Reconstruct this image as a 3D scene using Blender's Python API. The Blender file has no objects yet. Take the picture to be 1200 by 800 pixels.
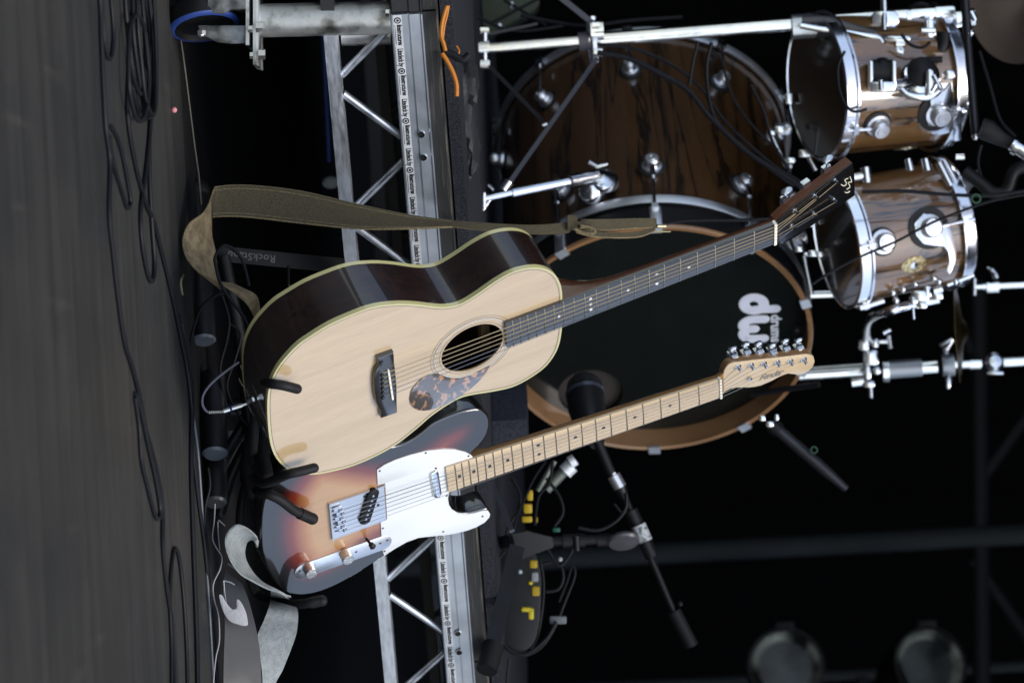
import bpy, math, random
from mathutils import Vector, Matrix, geometry
random.seed(7)
SC = bpy.context.scene; COL = SC.collection
V = Vector; pi = math.pi

# ------------------------------------------------------------------ camera
FPX = 4500.0                                   # focal length in photo pixels (1200 wide)
PITCH = math.atan(112/FPX); ROLL = math.radians(3.1)
F = V((0, math.cos(PITCH), -math.sin(PITCH)))
_U0 = V((0, math.sin(PITCH), math.cos(PITCH))); _R0 = V((1, 0, 0))
Rt = _R0*math.cos(ROLL) - _U0*math.sin(ROLL)   # right of the upright view = down in the turned picture
Up = _R0*math.sin(ROLL) + _U0*math.cos(ROLL)   # up of the upright view = right in the turned picture
CAMP = V((0, 0, 0.637))
cd = bpy.data.cameras.new('camera'); cam = bpy.data.objects.new('camera', cd); COL.objects.link(cam)
cam.matrix_world = Matrix(((Up.x, -Rt.x, -F.x, CAMP.x), (Up.y, -Rt.y, -F.y, CAMP.y), (Up.z, -Rt.z, -F.z, CAMP.z), (0, 0, 0, 1)))
cd.sensor_width = 36; cd.lens = 36*FPX/1200; cd.clip_start = 0.1; cd.clip_end = 500
cd.dof.use_dof = True; cd.dof.focus_distance = 5.85; cd.dof.aperture_fstop = 6.3
SC.camera = cam

# ------------------------------------------------------------------ sky and light (open-air stage, overcast day)
SUN_EL, SUN_AZ = math.radians(58), math.radians(146)        # to the right and a little in front
W = bpy.data.worlds.new('World'); SC.world = W; W.use_nodes = True
nt = W.node_tree; nt.nodes.clear()
sky = nt.nodes.new('ShaderNodeTexSky'); sky.sky_type = 'NISHITA'; sky.sun_disc = False
sky.sun_elevation = SUN_EL; sky.sun_rotation = SUN_AZ; sky.air_density = 1.0; sky.dust_density = 1.6; sky.ozone_density = 1.0
hs = nt.nodes.new('ShaderNodeHueSaturation'); hs.inputs['Saturation'].default_value = 0.75
bg = nt.nodes.new('ShaderNodeBackground'); bg.inputs['Strength'].default_value = 0.15
wo = nt.nodes.new('ShaderNodeOutputWorld')
nt.links.new(sky.outputs[0], hs.inputs['Color']); nt.links.new(hs.outputs[0], bg.inputs[0]); nt.links.new(bg.outputs[0], wo.inputs[0])
sl = bpy.data.lights.new('sun', 'SUN'); sun = bpy.data.objects.new('sun', sl); COL.objects.link(sun)
sl.energy = 1.5; sl.angle = math.radians(30); sl.color = (1, .96, .9)
sdir = V((math.sin(SUN_AZ)*math.cos(SUN_EL), math.cos(SUN_AZ)*math.cos(SUN_EL), math.sin(SUN_EL)))
sun.rotation_euler = sdir.to_track_quat('Z', 'Y').to_euler()
SC.view_settings.view_transform = 'Standard'; SC.view_settings.look = 'None'; SC.view_settings.gamma = 1
SC.view_settings.exposure = 0.78

# ------------------------------------------------------------------ helpers: pixels to points
def ray(x, y): return F*FPX + Up*(x-600) + Rt*(y-400)
def P(x, y, d): return CAMP + ray(x, y)*(d/FPX)
def PZ(x, y, z=0.0):
    r = ray(x, y); return CAMP + r*((z-CAMP.z)/r.z)
def cv(ix, iy, iz): return Up*ix + Rt*iy + F*iz      # (picture right, picture down, away)
class Frame:
    def __init__(s, o, X, Y, Z):
        s.o, s.X, s.Y, s.Z = o, X.normalized(), Y.normalized(), Z.normalized()
        s.M = Matrix(((s.X.x, s.Y.x, s.Z.x, o.x), (s.X.y, s.Y.y, s.Z.y, o.y), (s.X.z, s.Y.z, s.Z.z, o.z), (0, 0, 0, 1)))
        s.I = s.M.inverted()
    def uv(s, x, y, r=0.0):
        d = ray(x, y); c = s.o + s.Z*r
        t = (c-CAMP).dot(s.Z)/d.dot(s.Z)
        q = s.I @ (CAMP + d*t); return V((q.x, q.y))
    def uvs(s, pts, r=0.0): return [s.uv(x, y, r) for x, y in pts]
    def w(s, x, y, z): return s.M @ V((x, y, z))
    def px(s, x, y, r=0.0):                         # world point over the frame's plane at a pixel
        q = s.uv(x, y, r); return s.M @ V((q.x, q.y, r))
def along(o, d, ref=V((0, 0, 1))):                  # frame with Z along d
    z = d.normalized()
    if abs(z.dot(ref)) > .98: ref = V((0, 1, 0))
    x = ref.cross(z).normalized(); return Frame(o, x, z.cross(x), z)

# ------------------------------------------------------------------ helpers: mesh builder
def spline(pts, k=6, closed=False):
    n = len(pts); out = []
    D = len(pts[0])
    segs = n if closed else n-1
    for i in range(segs):
        if closed: p = [pts[(i+j-1) % n] for j in range(4)]
        else: p = [pts[max(0, i-1)], pts[i], pts[i+1], pts[min(n-1, i+2)]]
        for j in range(k):
            t = j/k
            out.append(tuple(.5*((2*p[1][c]) + (-p[0][c]+p[2][c])*t + (2*p[0][c]-5*p[1][c]+4*p[2][c]-p[3][c])*t*t + (-p[0][c]+3*p[1][c]-3*p[2][c]+p[3][c])*t**3) for c in range(D)))
    if not closed: out.append(tuple(pts[-1]))
    return out
def offset(poly, d):                                 # move a closed 2d outline inward by d (counter-clockwise positive area)
    n = len(poly); A = sum(poly[i][0]*poly[(i+1) % n][1]-poly[(i+1) % n][0]*poly[i][1] for i in range(n))
    s = 1 if A > 0 else -1; out = []
    for i in range(n):
        a = V(poly[i-1][:2]); b = V(poly[i][:2]); c = V(poly[(i+1) % n][:2])
        t = (c-b).normalized()+(b-a).normalized()
        if t.length < 1e-9: t = c-b
        t.normalize(); out.append((b.x - t.y*d*s, b.y + t.x*d*s))
    return out
def circle(cx, cy, r, n=40): return [(cx+r*math.cos(2*pi*i/n), cy+r*math.sin(2*pi*i/n)) for i in range(n)]
def capsule(a, b, r, n=8):
    a, b = V(a), V(b); t = math.atan2(b.y-a.y, b.x-a.x)
    return [(b.x+r*math.cos(t-pi/2+pi*i/n), b.y+r*math.sin(t-pi/2+pi*i/n)) for i in range(n+1)] + [(a.x+r*math.cos(t+pi/2+pi*i/n), a.y+r*math.sin(t+pi/2+pi*i/n)) for i in range(n+1)]
class MB:
    def __init__(s): s.v = []; s.f = []
    def add(s, vs, fs):
        o = len(s.v); s.v += [V(v) for v in vs]; s.f += [tuple(i+o for i in f) for f in fs]; return s
    def box(s, c, d, M=None):
        vs = [V((c[0]+d[0]/2*i, c[1]+d[1]/2*j, c[2]+d[2]/2*k)) for i in (-1, 1) for j in (-1, 1) for k in (-1, 1)]
        if M: vs = [M @ v for v in vs]
        return s.add(vs, [(0, 1, 3, 2), (4, 6, 7, 5), (0, 4, 5, 1), (2, 3, 7, 6), (0, 2, 6, 4), (1, 5, 7, 3)])
    def rbox(s, c, d, b=.002, M=None):               # box with chamfered long edges (along its largest side in z)
        x, y = d[0]/2, d[1]/2
        poly = [(-x+b, -y), (x-b, -y), (x, -y+b), (x, y-b), (x-b, y), (-x+b, y), (-x, y-b), (-x, -y+b)]
        m = (M or Matrix()) @ Matrix.Translation(c)
        return s.prism(poly, -d[2]/2, d[2]/2, M=m, bev=min(b, .0035))
    def tube(s, pts, r, n=10, closed=False, caps=True):
        pts = [V(p) for p in pts]; N = len(pts)
        rr = r if isinstance(r, (list, tuple)) else [r]*N
        if len(rr) != N: rr = [rr[min(len(rr)-1, int(i*len(rr)/N))] for i in range(N)]
        nrm = None; rings = []
        for i in range(N):
            a = pts[i-1] if (i or closed) else pts[i]; b = pts[(i+1) % N] if (i < N-1 or closed) else pts[i]
            t = (b-a)
            if t.length < 1e-9: t = V((0, 0, 1))
            t.normalize()
            if nrm is None:
                nrm = t.orthogonal().normalized()
            nrm = (nrm - t*nrm.dot(t))
            if nrm.length < 1e-6: nrm = t.orthogonal()
            nrm.normalize(); bn = t.cross(nrm)
            rings.append([pts[i] + (nrm*math.cos(2*pi*k/n)+bn*math.sin(2*pi*k/n))*rr[i] for k in range(n)])
        vs = [v for g in rings for v in g]; fs = []
        for i in range(N if closed else N-1):
            j = (i+1) % N
            for k in range(n): fs.append((i*n+k, i*n+(k+1) % n, j*n+(k+1) % n, j*n+k))
        if caps and not closed:
            fs.append(tuple(range(n-1, -1, -1))); fs.append(tuple((N-1)*n+k for k in range(n)))
        return s.add(vs, fs)
    def cyl(s, a, b, r, r2=None, n=20):
        a, b = V(a), V(b); return s.tube([a, b], [r, r if r2 is None else r2], n)
    def lathe(s, prof, n=32, M=None, closed=False, arc=None):
        M = M or Matrix(); vs = []; fs = []; m = len(prof)
        full = arc is None; a0, a1 = (0, 2*pi) if full else arc
        cnt = n if full else n+1
        for i in range(cnt):
            a = a0+(a1-a0)*i/n
            for r, z in prof: vs.append(M @ V((r*math.cos(a), r*math.sin(a), z)))
        for i in range(n):
            j = (i+1) % cnt
            for k in range(m if closed else m-1):
                l = (k+1) % m; fs.append((i*m+k, j*m+k, j*m+l, i*m+l))
        return s.add(vs, fs)
    def prism(s, poly, z0, z1, M=None, hole=None, bev=0):
        M = M or Matrix(); n = len(poly); poly = [(p[0], p[1]) for p in poly]
        A = sum(poly[i][0]*poly[(i+1) % n][1]-poly[(i+1) % n][0]*poly[i][1] for i in range(n))
        if A < 0: poly = poly[::-1]
        if hole is None:
            lev = [(poly, z0)]
            if bev: lev += [(poly, z1-bev), (offset(poly, bev*.35), z1-bev*.3), (offset(poly, bev), z1)]
            else: lev += [(poly, z1)]
            vs = []; fs = []
            for pl, z in lev: vs += [M @ V((p[0], p[1], z)) for p in pl]
            for q in range(len(lev)-1):
                for i in range(n):
                    j = (i+1) % n; fs.append((q*n+i, q*n+j, (q+1)*n+j, (q+1)*n+i))
            tri = geometry.tessellate_polygon([[V((p[0], p[1], 0)) for p in lev[-1][0]]])
            o = (len(lev)-1)*n
            for t in tri:
                a, b, c = t; pa, pb, pc = (lev[-1][0][q] for q in t)
                if (pb[0]-pa[0])*(pc[1]-pa[1])-(pb[1]-pa[1])*(pc[0]-pa[0]) < 0: a, c = c, a
                fs.append((o+a, o+b, o+c)); fs.append((c, b, a))
            return s.add(vs, fs)
        h = len(hole); allp = poly+[(p[0], p[1]) for p in hole]; N = len(allp)
        tri = geometry.tessellate_polygon([[V((p[0], p[1], 0)) for p in poly], [V((p[0], p[1], 0)) for p in hole]])
        vs = [M @ V((p[0], p[1], z0)) for p in allp]+[M @ V((p[0], p[1], z1)) for p in allp]; fs = []
        for t in tri:
            a, b, c = t; pa, pb, pc = (allp[q] for q in t)
            if (pb[0]-pa[0])*(pc[1]-pa[1])-(pb[1]-pa[1])*(pc[0]-pa[0]) < 0: a, c = c, a
            fs.append((N+a, N+b, N+c)); fs.append((c, b, a))
        for i in range(n): j = (i+1) % n; fs.append((i, j, N+j, N+i))
        for i in range(h): j = (i+1) % h; fs.append((n+i, N+n+i, N+n+j, n+j))
        return s.add(vs, fs)
    def ring(s, poly, d0, d1, z0, z1, M=None):       # band between outline insets d0 and d1
        M = M or Matrix(); a, b = offset(poly, d0), offset(poly, d1); n = len(poly); vs = []
        for pl, z in ((a, z0), (a, z1), (b, z1), (b, z0)): vs += [M @ V((p[0], p[1], z)) for p in pl]
        fs = []
        for i in range(n):
            j = (i+1) % n
            for q in range(4): w = (q+1) % 4; fs.append((q*n+i, q*n+j, w*n+j, w*n+i))
        return s.add(vs, fs)
    def ball(s, c, r, n=14, sc=(1, 1, 1), M=None):
        pr = [(max(1e-5, math.sin(pi*k/(n//2+3))), -math.cos(pi*k/(n//2+3))) for k in range(n//2+4)]
        m = (M or Matrix()) @ Matrix.Translation(c) @ Matrix.Diagonal((r*sc[0], r*sc[1], r*sc[2], 1))
        return s.lathe(pr, n, m)
    def ribbon(s, L, R, th=.003):
        n = len(L); vs = []; fs = []
        for i in range(n):
            a, b = V(L[i]), V(R[i]); t = V(L[min(n-1, i+1)])+V(R[min(n-1, i+1)])-V(L[max(0, i-1)])-V(R[max(0, i-1)])
            nn = (b-a).cross(t)
            nn = nn.normalized()*th/2 if nn.length > 1e-10 else V((0, -th/2, 0))
            vs += [a+nn, b+nn, b-nn, a-nn]
        for i in range(n-1):
            for q in range(4): w = (q+1) % 4; fs.append((i*4+q, (i+1)*4+q, (i+1)*4+w, i*4+w))
        fs += [(0, 1, 2, 3), (n*4-1, n*4-2, n*4-3, n*4-4)]
        return s.add(vs, fs)
    def build(s, name, m, parent=None, fr=None, smooth=35, thing=False):
        """link as one mesh object. vertices are world coordinates, or local to frame fr when fr is given and s.local"""
        me = bpy.data.meshes.new(name)
        vs = s.v; M = fr.M if fr else None
        if M is None:
            o = parent.matrix_world.translation if parent else (sum(vs, V((0, 0, 0)))/max(1, len(vs)))
            M = Matrix.Translation(o); I = Matrix.Translation(-o); vs = [I @ v for v in vs]
        if fr: vs = [fr.I @ v for v in s.v]
        me.from_pydata([tuple(v) for v in vs], [], s.f); me.update()
        me.materials.append(m)
        if smooth:
            me.shade_smooth(); me.set_sharp_from_angle(angle=math.radians(smooth))
        o = bpy.data.objects.new(name, me); COL.objects.link(o)
        if parent:
            o.parent = parent; o.matrix_local = parent.matrix_world.inverted() @ M; o.matrix_world = M
        else: o.matrix_world = M
        return o
def fix(M): return M
def thing(name, label, cat, loc, group=None, M=None):
    o = bpy.data.objects.new(name, None); COL.objects.link(o); o.empty_display_size = .05
    o.matrix_world = M if M is not None else Matrix.Translation(loc)
    return tag(o, label, cat, group)
def tag(o, label=None, cat=None, group=None, kind=None):
    if label: o['label'] = label
    if cat: o['category'] = cat
    if group: o['group'] = group
    if kind: o['kind'] = kind
    return o
def text_mesh(body, size, M, m, parent, name='lettering', bold=0.0, ext=.0003, shear=0, spacing=1.0, align='LEFT', width=None):
    c = bpy.data.curves.new('lettering', 'FONT'); c.body = body; c.size = size; c.extrude = ext; c.offset = bold; c.shear = shear
    c.space_character = spacing; c.align_x = align; c.align_y = 'CENTER'; c.resolution_u = 3
    t = bpy.data.objects.new('tmp', c); COL.objects.link(t); bpy.context.view_layer.update()
    me = bpy.data.meshes.new_from_object(t.evaluated_get(bpy.context.evaluated_depsgraph_get()))
    bpy.data.objects.remove(t); me.name = name
    me.materials.clear(); me.materials.append(m)
    if width:
        xs = [v.co.x for v in me.vertices]; s_ = width/(max(xs)-min(xs)); me.transform(Matrix.Diagonal((s_, 1, 1, 1)))
    o = bpy.data.objects.new(name, me); COL.objects.link(o); o.parent = parent
    o.matrix_local = parent.matrix_world.inverted() @ M
    return o

# ------------------------------------------------------------------ helpers: materials
def mat(name, col, rough=.5, metal=0, coat=0, col2=None, scale=20, stretch=(1, 1, 1), rvar=0, bump=0, bscale=60, spec=.5, contrast=(.35, .65), detail=4, coatr=.04, cior=1.5, trans=0, dist=0):
    m = bpy.data.materials.new(name); m.use_nodes = True; t = m.node_tree; b = t.nodes['Principled BSDF']
    N = t.nodes.new; L = t.links.new
    b.inputs['Base Color'].default_value = (*col, 1); b.inputs['Roughness'].default_value = rough; b.inputs['Metallic'].default_value = metal
    b.inputs['Coat Weight'].default_value = coat; b.inputs['Coat Roughness'].default_value = coatr; b.inputs['Coat IOR'].default_value = cior; b.inputs['Specular IOR Level'].default_value = spec
    if trans: b.inputs['Transmission Weight'].default_value = trans
    tc = N('ShaderNodeTexCoord'); mp = N('ShaderNodeMapping'); mp.inputs['Scale'].default_value = stretch; L(tc.outputs['Object'], mp.inputs[0])
    if col2 is not None or rvar:
        n = N('ShaderNodeTexNoise'); n.inputs['Scale'].default_value = scale; n.inputs['Detail'].default_value = detail; n.inputs['Distortion'].default_value = dist; L(mp.outputs[0], n.inputs['Vector'])
    if col2 is not None:
        r = N('ShaderNodeValToRGB'); r.color_ramp.elements[0].position = contrast[0]; r.color_ramp.elements[1].position = contrast[1]
        r.color_ramp.elements[0].color = (*col2, 1); r.color_ramp.elements[1].color = (*col, 1)
        L(n.outputs['Fac'], r.inputs[0]); L(r.outputs[0], b.inputs['Base Color'])
    if rvar:
        mr = N('ShaderNodeMapRange'); mr.inputs[1].default_value = .3; mr.inputs[2].default_value = .7
        mr.inputs[3].default_value = max(0.02, rough-rvar); mr.inputs[4].default_value = rough+rvar; L(n.outputs['Fac'], mr.inputs[0]); L(mr.outputs[0], b.inputs['Roughness'])
    if bump:
        n2 = N('ShaderNodeTexNoise'); n2.inputs['Scale'].default_value = bscale; n2.inputs['Detail'].default_value = 3; L(mp.outputs[0], n2.inputs['Vector'])
        bp = N('ShaderNodeBump'); bp.inputs['Strength'].default_value = bump; bp.inputs['Distance'].default_value = .002; L(n2.outputs['Fac'], bp.inputs['Height']); L(bp.outputs[0], b.inputs['Normal'])
    return m
CHROME = mat('chrome', (.86, .87, .9), .17, 1, rvar=.07, scale=40)
NICKEL = mat('polished_steel', (.62, .64, .68), .2, 1, rvar=.08, scale=60)
ALU = mat('brushed_aluminium', (.66, .69, .74), .42, .9, col2=(.45, .48, .53), scale=14, stretch=(1, 6, 14), rvar=.1, bump=.15, bscale=90, contrast=(.3, .62), detail=8)
ALUD = mat('dull_tube_aluminium', (.52, .55, .6), .38, .9, col2=(.3, .32, .35), scale=30, rvar=.12, contrast=(.3, .6))
GALV = mat('galvanised_steel', (.55, .56, .55), .36, .85, col2=(.16, .16, .15), scale=26, rvar=.15, contrast=(.36, .52), detail=8, bump=.2)
BLACKP = mat('black_plastic', (.006, .006, .007), .45, rvar=.1, spec=.3)
RUBBER = mat('black_foam_rubber', (.006, .006, .007), .6, spec=.25, bump=.2, bscale=200)
BLKMET = mat('black_powder_coated_steel', (.007, .007, .008), .45, 0, spec=.3, rvar=.1)
CABLE = mat('black_cable_jacket', (.0045, .005, .007), .55, spec=.25)
BOLT = mat('zinc_bolt', (.8, .8, .8), .25, 1)
# ------------------------------------------------------------------ the stage itself
def floor_mat():
    m = bpy.data.materials.new('worn_grey_stage_floor'); m.use_nodes = True; t = m.node_tree; b = t.nodes['Principled BSDF']; N = t.nodes.new; L = t.links.new
    tc = N('ShaderNodeTexCoord'); mp = N('ShaderNodeMapping'); mp.inputs['Scale'].default_value = (3.0, 1.2, 1); L(tc.outputs['Object'], mp.inputs[0])
    n = N('ShaderNodeTexNoise'); n.inputs['Scale'].default_value = 1.3; n.inputs['Detail'].default_value = 8; n.inputs['Roughness'].default_value = .62; L(mp.outputs[0], n.inputs[0])
    r = N('ShaderNodeValToRGB'); e = r.color_ramp.elements; e[0].position = .3; e[0].color = (.012, .0125, .0127, 1); e[1].position = .72; e[1].color = (.031, .0293, .0262, 1); L(n.outputs['Fac'], r.inputs[0])
    # pale scuffs
    m2 = N('ShaderNodeMapping'); m2.inputs['Scale'].default_value = (14, .9, 1); m2.inputs['Rotation'].default_value = (0, 0, .5); L(tc.outputs['Object'], m2.inputs[0])
    s = N('ShaderNodeTexNoise'); s.inputs['Scale'].default_value = 2.2; s.inputs['Detail'].default_value = 5; L(m2.outputs[0], s.inputs[0])
    sr = N('ShaderNodeValToRGB'); sr.color_ramp.elements[0].position = .63; sr.color_ramp.elements[1].position = .78; L(s.outputs['Fac'], sr.inputs[0])
    mx = N('ShaderNodeMix'); mx.data_type = 'RGBA'; mx.inputs[7].default_value = (.06, .053, .044, 1); mu = N('ShaderNodeMath'); mu.operation = 'MULTIPLY'; mu.inputs[1].default_value = .55
    L(sr.outputs[0], mu.inputs[0]); L(mu.outputs[0], mx.inputs[0]); L(r.outputs[0], mx.inputs[6]); mp3 = N('ShaderNodeMapping'); mp3.inputs['Scale'].default_value = (.5, 9, 1); L(tc.outputs['Object'], mp3.inputs[0])
    bn = N('ShaderNodeTexNoise'); bn.inputs['Scale'].default_value = 3.5; bn.inputs['Detail'].default_value = 9; bn.inputs['Roughness'].default_value = .7; L(mp3.outputs[0], bn.inputs[0])
    br = N('ShaderNodeMapRange'); br.inputs[1].default_value = .35; br.inputs[2].default_value = .65; br.inputs[3].default_value = .62; br.inputs[4].default_value = 1.3; L(bn.outputs['Fac'], br.inputs[0])
    mm = N('ShaderNodeMix'); mm.data_type = 'RGBA'; mm.blend_type = 'MULTIPLY'; mm.inputs[0].default_value = 1; L(mx.outputs[2], mm.inputs[6]); L(br.outputs[0], mm.inputs[7]); L(mm.outputs[2], b.inputs['Base Color'])
    b.inputs['Roughness'].default_value = .62; b.inputs['Specular IOR Level'].default_value = .35
    g = N('ShaderNodeTexNoise'); g.inputs['Scale'].default_value = 220; L(tc.outputs['Object'], g.inputs[0])
    bp = N('ShaderNodeBump'); bp.inputs['Strength'].default_value = .3; bp.inputs['Distance'].default_value = .002; L(g.outputs['Fac'], bp.inputs['Height']); L(bp.outputs[0], b.inputs['Normal'])
    return m
FLOOR = floor_mat()
DARKF = mat('dark_rear_floor', (.008, .008, .009), .7, spec=.25, col2=(.005, .005, .006), scale=5, stretch=(1, 4, 1), bump=.2, bscale=150)  # darker floor colour beyond the edge line
DRAPE = mat('black_wool_drape', (.0022, .0022, .0024), .95, col2=(.0015, .0015, .0015), scale=8, spec=.1)
ROOFM = mat('black_roof_blocker', (.006, .006, .006), .9, spec=.1)
YEDGE = PZ(228, 400).y
tag(MB().box((0, (YEDGE-2)/2+.0, -.05), (60, YEDGE+2, .1)).build('stage_floor', FLOOR, smooth=0), kind='structure')
tag(MB().box((0, YEDGE+.003+10, -.053), (60, 20, .1)).build('backstage_floor', DARKF, smooth=0), kind='structure')
# ground beyond the stage, seen by nothing but light
tag(MB().box((0, 0, -1.6), (600, 600, .2)).build('ground', mat('grass_ground', (.08, .09, .05), .9, col2=(.05, .06, .035), scale=2), smooth=0), kind='structure')
def folds(x0, y0, x1, y1, z1, n, amp, name, label):
    mb = MB(); p0, p1 = V((x0, y0, 0)), V((x1, y1, 0)); d = p1-p0; nn = V((-d.y, d.x, 0)).normalized(); vs = []; fs = []
    for i in range(n+1):
        p = p0+d*(i/n)+nn*amp*.35*(math.sin(i*1.9)+.5*math.sin(i*.73+1)); vs += [(p.x, p.y, .002), (p.x, p.y, z1)]
    for i in range(n): fs.append((2*i, 2*i+2, 2*i+3, 2*i+1))
    mb.add(vs, fs); off = len(mb.v)
    mb.add([V(v)+nn*.01 for v in vs], [tuple(reversed(f)) for f in fs])
    return tag(mb.build(name, DRAPE, smooth=60), label, 'drape')
folds(-5, 13.2, 5.2, 13.2, 4.5, 160, .04, 'stage_drape', 'black drape hung across the very back of the stage')
folds(-4.2, 6.6, -4.2, 13.2, 4.5, 100, .04, 'stage_drape', 'unseen black drape added along the stage side to block light from the left')  # out of view, added to keep the left side dark
folds(5.2, 6.3, 5.2, 13.2, 1.9, 110, .04, 'stage_drape', 'unseen black drape added at the stage side to darken reflections in the drums')  # out of view, added so the bass drum head reflects black
tag(MB().box((0, 9.2, 4.6), (11, 8.6, .12)).build('light_blocking_roof', ROOFM, smooth=0), kind='structure')  # unseen roof added to keep sky light off the kit and background
# dark far truss and lamps in the gloom
TRUSSM = mat('grey_painted_truss', (.02, .024, .026), .7, spec=.2); RAILM = mat('dark_painted_rail', (.007, .008, .009), .7, spec=.2)
def btube(pts, r, d): return [P(x, y, d) for x, y in pts], r
bt = thing('lighting_truss', 'blurred grey truss upright with cross rails far back in the dark', 'truss', V((P(640, 660, 11).x, P(640, 660, 11).y, 0)))
d0 = 11.0
def up_at(x, y, d, z0, z1, r, mb=None):       # vertical pole through a pixel
    p = P(x, y, d); return (mb or MB()).cyl((p.x, p.y, z0), (p.x, p.y, z1), r)
up_at(900, 641, d0, 0.0, 4.4, .03).build('upright', TRUSSM, bt)
up_at(900, 795, d0+.3, 0.0, 4.4, .016).build('upright', TRUSSM, bt)
MB().cyl(P(1146, 330, d0), P(1152, 1000, d0), .026).build('rail', RAILM, bt)
MB().cyl(P(1010, 790, d0+.3), P(1008, 1000, d0+.3), .026).build('rail', RAILM, bt)
for a, b in (((1140, 655), (1215, 760)), ((1150, 560), (1215, 470)), ((1145, 420), (1120, 380))):
    MB().cyl(P(*a, d0), P(*b, d0), .018).build('brace', RAILM, bt)
CANM = mat('black_lamp_can', (.007, .007, .008), .55, spec=.3)
LENSM = mat('frosted_lamp_lens', (.05, .055, .052), .4, 0, col2=(.008, .01, .009), scale=9, contrast=(.4, .6))
REFL = mat('lamp_reflector_rim', (.42, .43, .36), .5, .6, col2=(.012, .015, .012), scale=9, contrast=(.42, .55))
def par_can(x, y, label, tilt):
    c = P(x, y, 10.6); t = thing('stage_lamp', label, 'stage lamp', c, group='stage lamps at the back')
    ax = cv(tilt, -.30, -.95); fr = along(c, ax)
    MB().lathe([(.045, -.25), (.075, -.2), (.098, -.08), (.1, 0), (.106, .012), (.106, .03), (.1, .03), (.1, 0)], 40, fr.M).build('can', CANM, t)
    MB().lathe([(.099, .02), (.094, .03), (.076, .012), (.074, .004)], 40, fr.M).build('rim', REFL, t)
    MB().lathe([(.075, .006), (.05, .009), (.025, .011), (.0001, .0115)], 40, fr.M).build('lens', LENSM, t)
    MB().tube([fr.w(-.125, 0, -.05), fr.w(-.125, 0, -.12), fr.w(-.12, 0, -.2)], .008).build('yoke', CANM, t)
    MB().box((0, 0, 0), (.05, .05, .05), Matrix.Translation(P(x, y-43, 10.65))).build('clamp', CANM, t)
par_can(920, 782, 'round stage lamp with a pale greenish rim, lower of the two lamps in the gloom', .05)
par_can(1086, 780, 'round stage lamp with a bright glint on its glass, higher of the two lamps', .28)

# seam in the grey floor covering
seamp = [PZ(x, y, .0012) for x, y in spline([(52, 60), (62, 150), (78, 230), (100, 340), (118, 430), (140, 540), (166, 650), (188, 760)], 4)]
# ------------------------------------------------------------------ drum riser
EX = V((.854, .52, 0)).normalized(); EN = V((EX.y, -EX.x, 0))
A0 = P(480, 70, 5.88); RF = Frame(V((A0.x, A0.y, 0)), EX, V((0, 0, 1)), EN)     # X along the front, Y up, Z outward
def rx(x, y, r=0): return RF.uv(x, y, r)
X0 = rx(480, 16).x; X1 = X0+2.44
riser = thing('drum_riser', 'aluminium framed rolling drum riser with plywood deck behind the guitars', 'drum riser', RF.o)
def zat(xs, y): return [rx(x, y).y for x in xs]
zc = zat((461, 498, 513), 40); zb = zat((380, 395), 40)
zc2 = zat((509, 544, 557), 650)
ZC0, ZC1 = (zc[0]+zc2[0])/2, (zc[1]+zc2[1])/2; ZP1 = (zc[2]+zc2[2])/2+.001
zb2 = zat((436, 451), 655); ZB0, ZB1 = (zb[0]+zb2[0])/2, (zb[1]+zb2[1])/2
print('riser z', ZC0, ZC1, ZP1, ZB0, ZB1, 'check', zc, zc2, zb, zb2, 'X', X0, rx(520, 640).x, rx(540, 800).x)
print('nodes', [round(rx(420, y).x-X0, 3) for y in (105, 266, 697)], [round(rx(470, y).x-X0, 3) for y in (30, 181, 758)], 'text', [round(rx(470, y).x-X0, 3) for y in (16, 58, 117, 175)])
PLY = mat('worn_black_plywood_edge', (.014, .014, .014), .75, col2=(.05, .047, .04), scale=30, stretch=(.25, 6, 1), contrast=(.33, .45), bump=.5, bscale=120, detail=8)
PLYB = mat('scraped_pale_ply_edge', (.13, .115, .085), .8, col2=(.02, .02, .018), scale=40, stretch=(.4, 1, 1), contrast=(.42, .62))
CARP = mat('charcoal_carpet', (.035, .037, .045), .95, col2=(.016, .017, .02), scale=300, bump=1, bscale=400, spec=.1)
BLKCH = mat('dark_toned_aluminium', (.03, .03, .034), .5, .4)  # darker tone for the left module and the rear frame
def lbox(mb, x0, x1, z0, z1, n0, n1):           # box in riser coordinates: x along, z height, n outward
    return mb.box(((x0+x1)/2, (z0+z1)/2, (n0+n1)/2), (x1-x0, z1-z0, n1-n0), RF.M)
def chord(x0, x1, z0, z1, n0, m, name='chord'):
    h = z1-z0; ym = z0+h*.56; g = .0015
    prof = [(z0, 0), (z0, -.0), (z0+.002, .002), (ym-g, .002), (ym-g, .0), (ym+g, .0), (ym+g, .0035), (z1-.004, .0035), (z1-.002, .0055), (z1, .0055), (z1, -.04), (z0, -.04)]
    vs = []; n = len(prof)
    for x in (x0, x1): vs += [RF.w(x, z, n0+o) for z, o in prof]
    fs = [(i, (i+1) % n, n+(i+1) % n, n+i) for i in range(n)]+[tuple(range(n)), tuple(range(2*n-1, n-1, -1))]
    return MB().add(vs, fs).build(name, m, riser, smooth=0)
cm = mat('extruded_aluminium_chord', (.55, .59, .65), .45, .85, col2=(.36, .39, .44), scale=5, stretch=(3, 3, 3), rvar=.08, contrast=(.3, .65), detail=8)
D2 = X0-.004
chord(X0, X1, ZC0, ZC1, 0, cm)
chord(X0-1.6, D2, ZC0+.001, ZC1, -.002, BLKCH)
lbox(MB(), X0, X1, ZB0, ZB1, -.04, 0).build('lower_chord', ALU, riser, smooth=0)
lbox(MB(), X0-1.6, D2, ZB0, ZB1, -.04, -.001).build('lower_chord', BLKCH, riser, smooth=0)
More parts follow.
